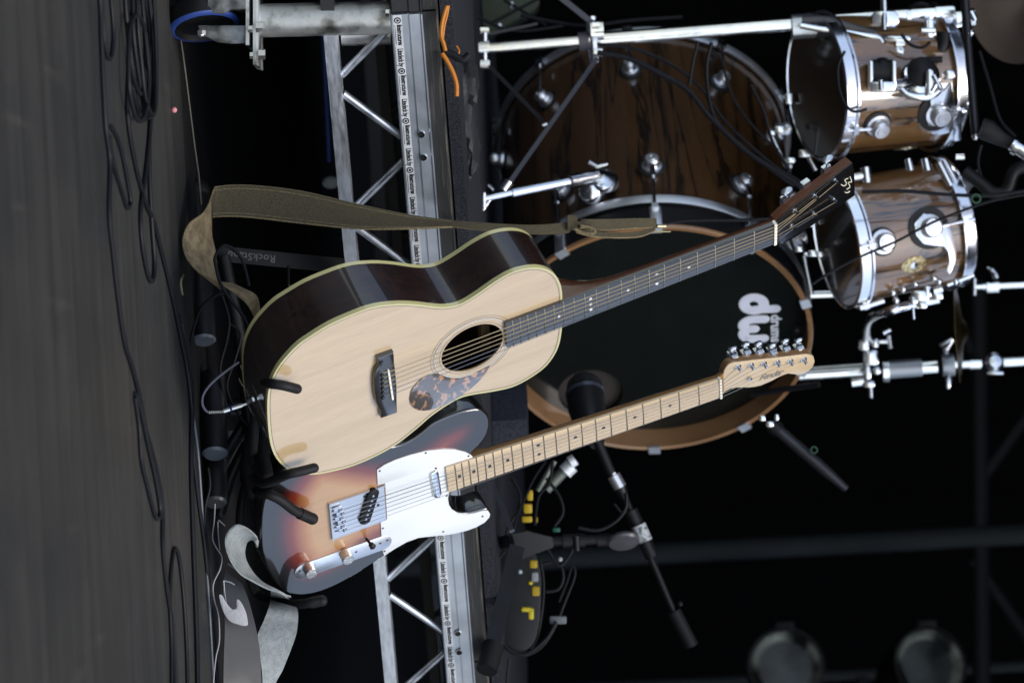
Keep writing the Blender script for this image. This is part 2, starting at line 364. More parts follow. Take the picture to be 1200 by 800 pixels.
# plywood deck boards and their edge
for a, b in ((X0-1.6, D2), (X0, X0+1.218), (X0+1.222, X1)):
    lbox(MB(), a, b, ZC1+.0005, ZP1, -2.44, -.002).build('deck_board', PLY, riser, smooth=0, fr=RF)
    lbox(MB(), a, b, ZP1+.0005, ZP1+.0025, -.012, -.0025).build('scraped_edge', PLYB, riser, smooth=0, fr=RF)
# carpet on the deck, set back a little
zk = [rx(x, 50, -.12).y for x in (524, 541)]
lbox(MB(), X0-1.6, X1-.1, ZP1+.003, ZP1+.022, -2.3, -.10).build('carpet', CARP, riser, smooth=0)
DECKZ = ZP1+.022
# bracing
nb = [rx(420, y).x for y in (105, 266)]; ntp = [rx(470, y).x for y in (30, 181)]
PER = (rx(420, 697).x-rx(420, 105).x)/4
def braces(n0, m, xs):
    for i in range(-5, 13):
        xb = nb[0]+PER*i; xt = xb-PER/2
        if xs[0] < xt < xs[1] and xs[0] < xb < xs[1]+.1:
            MB().cyl(RF.w(xt+.022, ZC0, n0), RF.w(xb-.016, ZB1, n0), .0062, n=12).build('diagonal_brace', m, riser)
        xt2 = xb+PER/2
        if xs[0] < xb < xs[1] and xs[0] < xt2 < xs[1]+.1:
            MB().cyl(RF.w(xb+.016, ZB1, n0), RF.w(xt2-.022, ZC0, n0), .0062, n=12).build('diagonal_brace', m, riser)
braces(-.02, ALUD, (X0-.1, X1)); 
# rear side of the frame under the deck, shade put into its dark colour
for dz, n0 in ((0, -1.22),):
    lbox(MB(), X0-1.6, X1, ZC0, ZC1-.001, n0-.04, n0).build('chord', BLKCH, riser, smooth=0)
    lbox(MB(), X0-1.6, X1, ZB0, ZB1, n0-.04, n0).build('lower_chord', BLKCH, riser, smooth=0)
    if n0 < -.7: braces(n0-.02, BLKCH, (X0-1, X1))
for xx in (X0+.02, X0+1.22, X1-.04):
    lbox(MB(), xx-.02, xx+.02, ZC0+.01, ZC1-.012, -1.22, -.04).build('cross_member', ALUD, riser, smooth=0)
# bolt holes along the front chord
HOLE = mat('dark_bolt_hole', (.004, .004, .004), .9)
for (px, py) in ((493.5, 156), (496, 183), (536.5, 740), (538, 762)):
    q = rx(px, py, .0); MB().lathe([(.0001, .001), (.0048, .001)], 16, Frame(RF.w(q.x, q.y, .0033), EX, V((0, 0, 1)), EN).M).build('bolt_hole', HOLE, riser)
    MB().lathe([(.0047, 0), (.0047, .0024), (.0057, .0024), (.0062, 0)], 16, Frame(RF.w(q.x, q.y, .0033), EX, V((0, 0, 1)), EN).M).build('bolt_hole_rim', NICKEL, riser)
# printed tape along the chord
TAPE = mat('pale_grey_tape', (.62, .64, .66), .45, col2=(.5, .52, .55), scale=30); INK = mat('black_print', (.008, .008, .008), .6)
tz0, tz1 = rx(466.5, 30).y, rx(475.5, 30).y; tz = ((ZC0+.004), (ZC0+.004)+(tz1-tz0)*1.1)
lbox(MB(), X0+.0005, X1, tz[0], tz[1], .0022, .0026).build('tape', TAPE, riser, smooth=0)
tp = rx(470, 117).x-rx(470, 58).x; tz_m = (tz[0]+tz[1])/2; th = tz[1]-tz[0]
tstart = rx(470, 58).x
k = -1
while True:
    x = tstart+tp*k
    if x > X1-.15: break
    M = lambda xx, zz: Frame(RF.w(xx, zz, .0027), EX, V((0, 0, 1)), EN).M
    if x > X0: text_mesh('Litedeck by', th*.92, M(x-tp*.03, tz_m+.0003), INK, riser, bold=.0003, spacing=.9, width=tp*.36)
    xl = x+tp*.415
    MB().lathe([(.0001, .0004), (.0052, .0004), (.0052, 0)], 20, M(xl, tz_m)).build('printed_disc', INK, riser)
    MB().lathe([(.0022, .0006), (.0034, .0006)], 16, M(xl, tz_m)).build('printed_ring', TAPE, riser)
    text_mesh('litestructures', th*.80, M(xl+tp*.085, tz_m+.0018), INK, riser, bold=.0003, spacing=.9, width=tp*.40)
    MB().box((.0, 0, 0), (tp*.38, .0007, .0003), M(xl+tp*.28, tz_m-.0046)).build('small_print', INK, riser, smooth=0)
    k += 1
# scaffold leg, castor
cst = thing('castor_leg', 'galvanised scaffold leg on a blue tyred castor under the riser corner', 'castor', P(200, 25, 5.8))
dC = 5.86
MB().cyl(P(300, 24.5, dC), P(458, 21, dC), .0255, n=36).build('leg_tube', GALV, cst)
MB().cyl(P(400, 38, dC+.06), P(458, 36, dC+.06), .022, n=30).build('coupler', GALV, cst)
def plate(px0, px1, y0, y1, d, th, m, nm):
    a = P(px0, y0, d); b = P(px1, y0, d); c = P(px1, y1, d); e = P(px0, y1, d); o = F*th
    return MB().add([a, b, c, e, a+o, b+o, c+o, e+o], [(0, 1, 2, 3), (7, 6, 5, 4), (0, 4, 5, 1), (1, 5, 6, 2), (2, 6, 7, 3), (3, 7, 4, 0)]).build(nm, m, cst, smooth=0)
def disc_plate(px, y0, y1, d, th, m, nm): pass
for k2, (xa, xb, yb) in enumerate(((288, 292, 53), (296.5, 300.5, 76), (300.5, 303, 77))):
    plate(xa, xb, -45, yb, dC-.045+.004*k2, .11, GALV, 'mounting_plate')
for (xa, xb, yy, rr) in ((291, 296, 34, .006), (300, 308, 32, .0085), (293, 297, 65, .006), (303, 311, 64, .0085), (447, 452, -2, .004), (452, 456, 15, .006)):
    MB().cyl(P(xa, yy, dC-.052), P(xb, yy, dC-.052), rr, n=6).build('bolt', BOLT, cst)
# fork
GALD = mat('dull_zinc_steel', (.24, .25, .25), .45, .8, col2=(.06, .06, .06), scale=40, contrast=(.35, .6), rvar=.1, detail=7)
fk = [(232, 30), (236, 43), (243, 44), (254, 50), (270, 52), (289, 51.5), (289, 30), (262, 30)]
FF = Frame(P(260, 40, dC-.03), Up, -Rt, -F)
MB().prism(FF.uvs(fk), -.004, .004, FF.M, bev=.0015).build('fork', GALD, cst)
fk2 = [(245, -40), (245, 16), (262, 18), (272, 12), (289, 12), (289, -40)]
MB().prism(FF.uvs(fk2), -.05, .022, FF.M).build('brake_bracket', GALD, cst)
BLUE = mat('blue_polyurethane_tyre', (.02, .05, .22), .4, rvar=.1)
wd = (FF.X*.05 + FF.Y*.55 + FF.Z*.83)      # wheel axle direction
WF = along(P(238, 22, dC+.0), cv(.16, .93, -.33))
MB().lathe([(.047, -.017), (.053, -.014), (.0555, 0), (.0545, .012)], 48, WF.M).build('tyre', BLACKP, cst); MB().lathe([(.0545, .0121), (.053, .0145), (.049, .0165), (.046, .0165)], 48, WF.M).build('blue_rim', BLUE, cst)
MB().lathe([(.0001, -.012), (.02, -.016), (.047, -.017)], 40, WF.M).lathe([(.0001, .012), (.02, .010), (.042, .008), (.046, .0160)], 40, WF.M).build('hub', BLACKP, cst)
MB().cyl(P(236, 36, dC-.055), P(236, 41, dC-.055), .007, n=6).ball(P(236, 40, dC-.055), .006).build('axle_bolt', BOLT, cst)
# blue bar and pale thing far below the riser
tag(MB().cyl(P(386, 190, 7.4), P(378, 20, 7.4), .004, n=10).build('blue_rail', mat('blue_paint', (.04, .09, .38), .5)), 'thin blue rail blurred behind the lower riser tube', 'rail')
tag(MB().ball(P(388, 214, 7.4), .012, sc=(1, .8, 1.4)).cyl(P(380, 216, 7.4), P(396, 213, 7.4), .006).build('pale_fitting', mat('pale_plastic', (.4, .45, .5), .5)), 'small pale blurred fitting just behind the riser above the olive strap', 'fitting')
# battens lying under and behind the riser
for (x, dd, r_, c) in ((318, 8.3, .018, .05), (352, 9.5, .02, .028), (428, 9.3, .022, .05)):
    m = mat('dark_batten', (c*.5, c*.5, c*.5), .7)
    a = P(x, -60, dd); b = P(x+38, 640, dd); mb = MB(); mb.cyl(a, b, r_, n=4)
    tag(mb.build('dark_batten', m), {318: 'dim grey batten low under the riser, nearest the floor', 352: 'dim grey batten in the middle of the gap under the riser', 428: 'dim grey batten high under the riser behind the diagonals'}[x], 'batten')
# ------------------------------------------------------------------ acoustic guitar
def gframe(px, d, a, b):
    A = cv(*a).normalized(); B = cv(*b); B = (B-A*B.dot(A)).normalized(); n = A.cross(-B)
    if n.dot(F) > 0: n = -n
    return Frame(P(*px, d), A, n.cross(A), n)
def wood(name, c1, c2, axis='x', coat=1, rough=.35, scale=3, dark=None, fine=60, fmix=.35, cior=1.5):
    m = bpy.data.materials.new(name); m.use_nodes = True; t = m.node_tree; b = t.nodes['Principled BSDF']; N = t.nodes.new; L = t.links.new
    tc = N('ShaderNodeTexCoord'); mp = N('ShaderNodeMapping'); st = {'x': (.06, 1, 1), 'y': (1, .06, 1), 'z': (1, 1, .06)}[axis]; mp.inputs['Scale'].default_value = st
    L(tc.outputs['Object'], mp.inputs[0])
    n = N('ShaderNodeTexNoise'); n.inputs['Scale'].default_value = scale*8; n.inputs['Detail'].default_value = 6; n.inputs['Distortion'].default_value = .4; L(mp.outputs[0], n.inputs[0])
    f = N('ShaderNodeTexNoise'); f.inputs['Scale'].default_value = fine*8; f.inputs['Detail'].default_value = 2; L(mp.outputs[0], f.inputs[0])
    mx = N('ShaderNodeMix'); mx.inputs[0].default_value = fmix; L(n.outputs['Fac'], mx.inputs[2]); L(f.outputs['Fac'], mx.inputs[3])
    r = N('ShaderNodeValToRGB'); e = r.color_ramp.elements; e[0].position = .35; e[1].position = .65; e[0].color = (*c2, 1); e[1].color = (*c1, 1)
    L(mx.outputs[0], r.inputs[0]); out = r.outputs[0]
    if dark:                                       # black figure lines
        mp2 = N('ShaderNodeMapping'); mp2.inputs['Scale'].default_value = tuple(x*dark[1] if x == 1 else x*dark[1]*2.2 for x in st); L(tc.outputs['Object'], mp2.inputs[0])
        n3 = N('ShaderNodeTexNoise'); n3.inputs['Scale'].default_value = 1; n3.inputs['Detail'].default_value = 5; n3.inputs['Distortion'].default_value = 1.1; n3.inputs['Roughness'].default_value = .6; L(mp2.outputs[0], n3.inputs[0])
        r3 = N('ShaderNodeValToRGB'); q = r3.color_ramp.elements; q[0].position = .485; q[0].color = (0, 0, 0, 1); q[1].position = .56; q[1].color = (0, 0, 0, 1)
        for po, v_ in ((.503, .95), (.512, .95), (.535, .25)): z = q.new(po); z.color = (v_, v_, v_, 1)
        L(n3.outputs['Fac'], r3.inputs[0]); m3 = N('ShaderNodeMix'); m3.data_type = 'RGBA'; L(r3.outputs[0], m3.inputs[0]); L(out, m3.inputs[6]); m3.inputs[7].default_value = (*dark[0], 1); out = m3.outputs[2]
    L(out, b.inputs['Base Color']); b.inputs['Roughness'].default_value = rough
    b.inputs['Coat Weight'].default_value = coat; b.inputs['Coat Roughness'].default_value = .03; b.inputs['Coat IOR'].default_value = cior
    return m
AG = gframe((458, 451), 5.685, (699, -276, .234*773), (30, 475, .788*773))
SPRUCE = wood('pale_spruce_top', (.53, .40, .235), (.42, .30, .16), 'x', rough=.3, scale=3, cior=2.0)
ROSEW = wood('dark_rosewood', (.024, .009, .006), (.009, .004, .003), 'x', rough=.4, scale=6, dark=((.004, .002, .002), 30))
MAHOG = wood('brown_mahogany_neck', (.13, .045, .018), (.07, .024, .01), 'x', coat=.7)
EBONY = mat('dark_ebony', (.020, .019, .020), .3, coat=.8, cior=1.8, col2=(.012, .011, .012), scale=30, stretch=(.1, 1, 1), coatr=.12)
BIND = mat('cream_binding', (.50, .46, .22), .3, coat=1)
IVORY = mat('ivory_bone', (.82, .78, .66), .35, coat=.4)
PEARL = mat('pearl_dot', (.85, .87, .85), .25, coat=.5)
BLKLINE = mat('dark_purfling', (.10, .10, .10), .4, coat=.8)
WIRE = mat('nickel_wire', (.75, .7, .6), .3, 1)
BRONZE = mat('bronze_string', (.5, .38, .22), .4, .9)
STEELS = mat('steel_string', (.22, .23, .25), .4, .8)
out_px = [(338,415),(349,404),(360,396),(386,380),(418,366),(436,360),(450,357.4),(470,356),(490,357),(510,359.3),(524,359.6),(540,356),(560,344),(580,330),(600,319),(620,314),(636,314.4),(648,320),(655,330),(658,342),(658.5,362),(658,384),(655,402),(649,416),(638,430),(620,443),(600,453),(576,458.4),(556,461.5),(540,465.5),(524,474),(505,487),(490,500),(466,519),(442,533),(414,545),(390,551.5),(370,555),(352,554.5),(337,549),(324,536),(317,518),(314,490),(314,464),(318,446),(326,430)]
ao = [V(p) for p in spline([tuple(AG.uv(*p)) for p in out_px], 4, True)]
ag = thing('acoustic_guitar', 'pale topped acoustic guitar with dark rosewood sides on the stand', 'guitar', None, M=Matrix.Translation(AG.o))
def AP(p, q, r): return AG.w(p, q, r)
xs_ = [p.x for p in ao]; xmin, xmax = min(xs_), max(xs_)
def dep(x): return .096-.013*(x-xmin)/(xmax-xmin)
n = len(ao)
# side band and back
cen = V((sum(p.x for p in ao)/n, sum(p.y for p in ao)/n))
mb = MB(); vs = []
for p in ao: vs += [AP(p.x, p.y, -.0005), AP(p.x, p.y, -dep(p.x))]
mb.add(vs, [(2*i, 2*i+1, 2*((i+1) % n)+1, 2*((i+1) % n)) for i in range(n)])
mb.build('side', ROSEW, ag, fr=AG, smooth=60)
mb = MB(); vs = [AP(p.x, p.y, -dep(p.x)+.0004) for p in ao]
for k_ in (.92, .7, .4): vs += [AP(cen.x+(p.x-cen.x)*k_, cen.y+(p.y-cen.y)*k_, -dep(p.x)-.012*(1-k_*k_)) for p in ao]
fs = [(q*n+i, q*n+(i+1) % n, (q+1)*n+(i+1) % n, (q+1)*n+i) for q in range(3) for i in range(n)]+[tuple(3*n+i for i in range(n))]
mb.add(vs, fs).build('back', ROSEW, ag, fr=AG, smooth=60)
hole_c = AG.uv(553.5, 407.7); HR = .0503
ins = offset(ao, .0024)
MB().prism(ins, -.0028, 0, AG.M, hole=circle(hole_c.x, hole_c.y, HR, 56)).build('soundboard', SPRUCE, ag, fr=AG)
MB().ring(ao, -.0006, .0024, -.0065, .0004, AG.M).build('binding', BIND, ag, smooth=50)
mb = MB(); vs = []; o1 = offset(ao, -.0006); o2 = offset(ao, .002)
for i in range(n):
    d_ = dep(ao[i].x); vs += [AP(o1[i][0], o1[i][1], -d_+.006), AP(o1[i][0], o1[i][1], -d_-.0008), AP(o2[i][0], o2[i][1], -d_-.0008)]
mb.add(vs, [(3*i+q, 3*i+q+1, 3*((i+1) % n)+q+1, 3*((i+1) % n)+q) for i in range(n) for q in (0, 1)]).build('binding', BIND, ag, smooth=50)
MB().ring(ao, .0036, .0044, 0, .0003, AG.M).build('purfling', BLKLINE, ag, smooth=0)
WHT = mat('white_rosette_line', (.75, .74, .68), .3, coat=1)
hc = Matrix.Translation((hole_c.x, hole_c.y, 0))
for r0, r1, m in ((.0535, .0543, BLKLINE), (.0600, .0607, BLKLINE), (.0607, .0618, WHT), (.0618, .0625, BLKLINE), (.0640, .0645, BLKLINE), (.0680, .0686, BLKLINE)):
    MB().lathe([(r0, 0), (r0, .0003), (r1, .0003), (r1, 0)], 64, AG.M @ hc).build('rosette_ring', m, ag, smooth=0)
SPR2 = wood('raw_brace_wood', (.35, .24, .13), (.26, .17, .09), 'x', coat=0, rough=.7)
q0 = AG.uv(567, 388, -.08)
MB().box((q0.x, q0.y-.0, -.080), (.014, .22, .014), AG.M).build('inner_brace', SPR2, ag, smooth=0)
MB().box((hole_c.x-.12, hole_c.y, -.082), (.014, .3, .016), AG.M).build('inner_brace', SPR2, ag, smooth=0)
# pickguard
pgp = [(513,437.4),(524,441.6),(532,443),(540,442.6),(548,440.4),(556,437),(565,432.5),(574,427.4),(568,438),(560,447),(552,454),(542,461.5),(532,468),(522,473),(512,477),(504,479.4),(496,480.4),(489,479.6),(484,477),(480.6,473),(479.4,467),(481,458),(485,451.5),(490,446),(496,441.6),(502,438.8),(508,437.4)]
TORT = mat('tortoiseshell_pickguard', (.085, .075, .075), .2, coat=1, cior=2.0, col2=(.38, .21, .12), scale=75, stretch=(1.2, .7, 1), contrast=(.40, .47), detail=3, dist=.6)
MB().prism(AG.uvs(pgp), 0.0002, .0016, AG.M, bev=.0006).build('pickguard', TORT, ag, fr=AG)
# bridge
brp = [(459,408.4),(440,415),(440.6,420),(441,424),(438.6,427.5),(437,431),(436,438),(435.6,446),(436.4,457),(438,467),(440.4,472.5),(443,476),(443.4,481),(444,485.6),(463,479),(462.8,465),(462.7,450),(462,440),(461,430),(459.8,419)]
MB().prism(AG.uvs(brp), 0.0003, .0085, AG.M, bev=.0025).build('bridge', EBONY, ag, fr=AG)
sa, sb = AG.uv(455.3, 434.5, .011), AG.uv(460.3, 467.5, .011)
MB().prism(capsule(sa, sb, .0016), .008, .0118, AG.M, bev=.0006).build('saddle', IVORY, ag)
nutA, nutB = AG.uv(907.6, 263.6, .0075), AG.uv(909.8, 286, .0075)
SAD = AG.uv(458, 451, .011); NUT = (nutA+nutB)/2
Ls = NUT.x-SAD.x; print('acoustic scale', Ls, 'nut y', nutA, nutB)
# fingerboard
fe0, fe1 = AG.uv(592.2, 379.2, .006), AG.uv(594.6, 407.6, .006)
def fbw(x, s):          # edge y of the fingerboard at x (s=0 upper, 1 lower)
    t = (x-(fe0.x+fe1.x)/2)/(NUT.x-(fe0.x+fe1.x)/2)
    return (fe0.y, fe1.y)[s]*(1-t)+(nutA.y, nutB.y)[s]*t
xf = (fe0.x+fe1.x)/2
FBZ = .0068
mb = MB(); vs = []; K = 5
for x in (xf, NUT.x-.002):
    a, b = fbw(x, 0), fbw(x, 1)
    vs += [AP(x, a, .0005)]+[AP(x, a+(b-a)*j/K, FBZ-.0009*(2*j/K-1)**2) for j in range(K+1)]+[AP(x, b, .0005)]
m_ = K+3; mb.add(vs, [(i, (i+1) % m_, m_+(i+1) % m_, m_+i) for i in range(m_)]+[tuple(range(m_)), tuple(range(2*m_-1, m_-1, -1))])
mb.build('fingerboard', EBONY, ag, fr=AG, smooth=30)
def fret(fr, x, a, b, z, root, r=.0011):
    MB().tube([fr.w(x, a+(b-a)*j/6, z-.0008*(2*j/6-1)**2) for j in range(7)], r, 6).build('fret', WIRE, root)
for k_ in range(1, 21):
    x = NUT.x-Ls*(1-2**(-k_/12))
    if x < xf+.002: break
    fret(AG, x, fbw(x, 0), fbw(x, 1), FBZ+.0002, ag)
def fx(k_): return (Ls*(1-2**(-(k_-1)/12))+Ls*(1-2**(-k_/12)))/2
def inlay(fr, x, y, z, r, m, root, nn=14):
    MB().lathe([(.0001, .0003), (r, .0003), (r, 0)], nn, fr.M @ Matrix.Translation((x, y, z))).build('inlay', m, root)
for k_, offs in ((5, (0,)), (7, (-.011, .011)), (9, (0,)), (12, (-.013, 0, .013)), (15, (0,)), (17, (-.012,))):
    x = NUT.x-fx(k_); yc = (fbw(x, 0)+fbw(x, 1))/2
    if k_ == 17: continue
    for o_ in offs: inlay(AG, x, yc+o_, FBZ-.0002, .0026, PEARL, ag, 8)
MB().box((NUT.x, (nutA.y+nutB.y)/2, .004), (.0045, abs(nutA.y-nutB.y)+.001, .0095), AG.M).build('nut', IVORY, ag, smooth=0)
# neck
def neck(fr, stations, wfun, m, root, K=12, name='neck'):
    vs = []
    for x, dp, z0 in stations:
        a, b = wfun(x, 0), wfun(x, 1); c, h = (a+b)/2, (b-a)/2
        for j in range(K+1):
            t = pi*j/K; vs.append(fr.w(x, c-h*math.cos(t), z0-dp*math.sin(t)**.8))
    q = K+1; fs = []
    for i in range(len(stations)-1):
        for j in range(q): fs.append((i*q+j, i*q+(j+1) % q, (i+1)*q+(j+1) % q, (i+1)*q+j))
    fs += [tuple(range(q)), tuple(range(len(vs)-1, len(vs)-1-q, -1))]
    return MB().add(vs, fs).build(name, m, root, fr=fr, smooth=60)
xj = xmax-.0015
st = [(xj, .077, .0004), (xj+.008, .070, .0004), (xj+.02, .056, .0004), (xj+.035, .042, .0004), (xj+.055, .030, .0004), (xj+.08, .0215, .0004), (xj+.12, .0185, .0004), (NUT.x-.03, .0165, .0004), (NUT.x-.004, .0155, .0004), (NUT.x+.012, .0150, -.003)]
neck(AG, st, fbw, MAHOG, ag)
# headstock, tilted back
HX = (AG.X*math.cos(math.radians(14))-AG.Z*math.sin(math.radians(14))); HZ = AG.X.cross(AG.Y); HZ = HX.cross(AG.Y)
if HZ.dot(AG.Z) < 0: HZ = -HZ
HF = Frame(AG.w(NUT.x+.003, NUT.y, .0035), HX, HZ.cross(HX), HZ)
hp = [(911,259.5),(916,254.5),(924,247),(999,191),(1000.5,197),(1001.3,206),(1001.8,218),(1001.6,229),(975,248),(950,265.5),(934,277),(923,283),(914,285.6)]
hq = HF.uvs(hp)
MB().prism(hq, -.0018, 0, HF.M, bev=.0004).build('headstock_face', mat('black_headstock_veneer', (.006, .006, .007), .25, coat=.3), ag, fr=HF)
MB().prism(hq, -.0165, -.0019, HF.M).build('headstock', wood('warm_mahogany_headstock', (.14, .052, .02), (.085, .03, .012), 'x', coat=.6), ag, fr=HF)
posts = [(933.8,249),(957.2,231.5),(981.5,213.5),(930.5,267),(956.4,252.4),(980.4,236.2)]
for i, (x, y) in enumerate(posts):
    q = HF.uv(x, y, .006); w0 = HF.w(q.x, q.y, 0)
    MB().lathe([(.0046, 0), (.0046, .0012), (.003, .0015), (.0026, .0015), (.0022, .004), (.0027, .008), (.0001, .0082)], 14, HF.M @ Matrix.Translation((q.x, q.y, 0))).build('tuner_post', NICKEL, ag)
    s_ = 1 if i < 3 else -1
    w = .039*s_
    yb = (min if s_ < 0 else max)([p.y for p in hq if abs(p.x-q.x) < .05] or [q.y+.02*s_])
    mb = MB(); mb.box((q.x, q.y+.004*s_, -.021), (.014, .02, .008), HF.M); mb.cyl(HF.w(q.x+.003, q.y, -.021), HF.w(q.x+.003, yb+.012*s_, -.021), .0022, n=8)
    mb.prism(capsule((-.004, 0), (.004, 0), .006, 6), -.0022, .0022, Frame(HF.w(q.x+.003, yb+.016*s_, -.021), HF.X, HF.Z, HF.Y).M, bev=.001)
    mb.build('tuner', NICKEL, ag)
# strings
SYC = AG.uv(458, 448.6, .0119).y
for i in range(6):
    t = i/5; ys = lambda a, b: a*(1-t)+b*t
    p0 = AG.w(SAD.x-.010, SYC+(sa.y-sb.y)*.395*(1-2*t), .0086)
    p1 = AG.w(SAD.x+(-.0005+(i-2.5)*-.0002), SYC+(sa.y-sb.y)*.395*(1-2*t), .0119)
    a_, b_ = nutA.y, nutB.y; yn = (a_*.91+b_*.09)*(1-t)+(a_*.09+b_*.91)*t
    p2 = AG.w(NUT.x, yn, .0086)
    side = posts[:3] if i < 3 else posts[3:][::-1]
    pp = side[(i if i < 3 else i-3)]
    q = HF.uv(*pp, .005); p3 = HF.w(q.x, q.y, .005)
    MB().tube([p0, p1, p2, p3], (.0007, .00065, .0006, .00055, .0005, .00045)[i], 6).build('string', BRONZE if i < 4 else STEELS, ag)
    qq = AG.uv(448.4+(i-2.5)*.2, 440+i*5.2, .010)
    MB().ball(AG.w(qq.x, qq.y, .0095), .0029, 10).build('bridge_pin', mat('black_bridge_pin', (.01, .01, .01), .25) if i == 0 else bpy.data.materials['black_bridge_pin'], ag)
CREAM = mat('cream_inlay', (.8, .74, .55), .35)
for crv in ([(985.5,216),(989,218),(992,215),(990,211),(994,209)], [(992,222),(996,219),(994,214),(998,213),(996,207)], [(990,225),(993,226),(996,224)]):
    MB().tube([HF.px(*p, .0003) for p in spline(crv, 5)], .0007, 5).build('headstock_scroll', CREAM, ag)
MB().cyl(AG.w(xmin-.004, cen.y+.0, -.05), AG.w(xmin-.001, cen.y, -.05), .005).cyl(AG.w(xmin-.012, cen.y, -.05), AG.w(xmin-.003, cen.y, -.05), .0065, .004).build('strap_button', NICKEL, ag)

# ------------------------------------------------------------------ electric guitar
TG = gframe((398, 607), 5.985, (688, -239, .234*749), (51, 532, .70*749))
tg = thing('electric_guitar', 'sunburst electric guitar with white pickguard and maple neck on the stand', 'guitar', None, M=Matrix.Translation(TG.o))
tpx = [(480,516),(492,507.5),(504,498),(517,491),(530,485.6),(541,481.6),(551,479.4),(559,478.6),(566,480.4),(571,484),(573.6,489),(574.4,497),(572,507),(567,516),(560,524),(553,531),(548,540),(543,552),(538,562),(533,571),(529,579),(527,586),(529.5,593),(535,598),(546,600.4),(556,598.5),(566,595.5),(572,595),(575,599),(574.6,604),(568.5,611.5),(558,617.5),(546,622),(533,625),(521,627),(506,628.4),(490,630.4),(477,635),(463,643),(449,652.4),(431,664.5),(417,673),(404,680.5),(390,687.6),(375,693.5),(363,696.4),(352.5,697.6),(343,696.6),(334.5,694),(324,684),(313,667),(307,649.5),(305,630),(305.4,607),(308,589),(313,577),(320,566),(329,554),(340,539),(355,526.5),(378,518.5),(405,517.5),(430,520.5),(452,523),(468,521)]
to = [V(p) for p in spline([tuple(TG.uv(*p)) for p in tpx], 4, True)]
def burst_mat():
    m = bpy.data.materials.new('three_colour_sunburst_lacquer'); m.use_nodes = True; t = m.node_tree; b = t.nodes['Principled BSDF']; N = t.nodes.new; L = t.links.new
    at = N('ShaderNodeAttribute'); at.attribute_name = 'burst'
    tc = N('ShaderNodeTexCoord'); mp = N('ShaderNodeMapping'); mp.inputs['Scale'].default_value = (.06, 1, 1); L(tc.outputs['Object'], mp.inputs[0])
    n = N('ShaderNodeTexNoise'); n.inputs['Scale'].default_value = 160; n.inputs['Detail'].default_value = 5; L(mp.outputs[0], n.inputs[0])
    w = N('ShaderNodeMix'); w.data_type = 'RGBA'; w.inputs[6].default_value = (.34, .19, .08, 1); w.inputs[7].default_value = (.44, .27, .125, 1); L(n.outputs['Fac'], w.inputs[0])
    r = N('ShaderNodeValToRGB'); e = r.color_ramp.elements; e[0].position = 0; e[0].color = (.004, .004, .005, 1); e[1].position = 1; e[1].color = (1, 1, 1, 1)
    for po, c in ((.24, (.006, .005, .006)), (.37, (.10, .008, .007)), (.56, (.38, .07, .04)), (.80, (.85, .62, .5)), (.95, (1, .97, .93))): z = e.new(po); z.color = (*c, 1)
    L(at.outputs['Fac'], r.inputs[0])
    mu = N('ShaderNodeMix'); mu.data_type = 'RGBA'; mu.blend_type = 'MULTIPLY'; mu.inputs[0].default_value = 1; L(w.outputs[2], mu.inputs[6]); L(r.outputs[0], mu.inputs[7]); L(mu.outputs[2], b.inputs['Base Color'])
    b.inputs['Roughness'].default_value = .35; b.inputs['Coat Weight'].default_value = 1; b.inputs['Coat Roughness'].default_value = .03; b.inputs['Coat IOR'].default_value = 1.75
    return m
BURST = burst_mat()
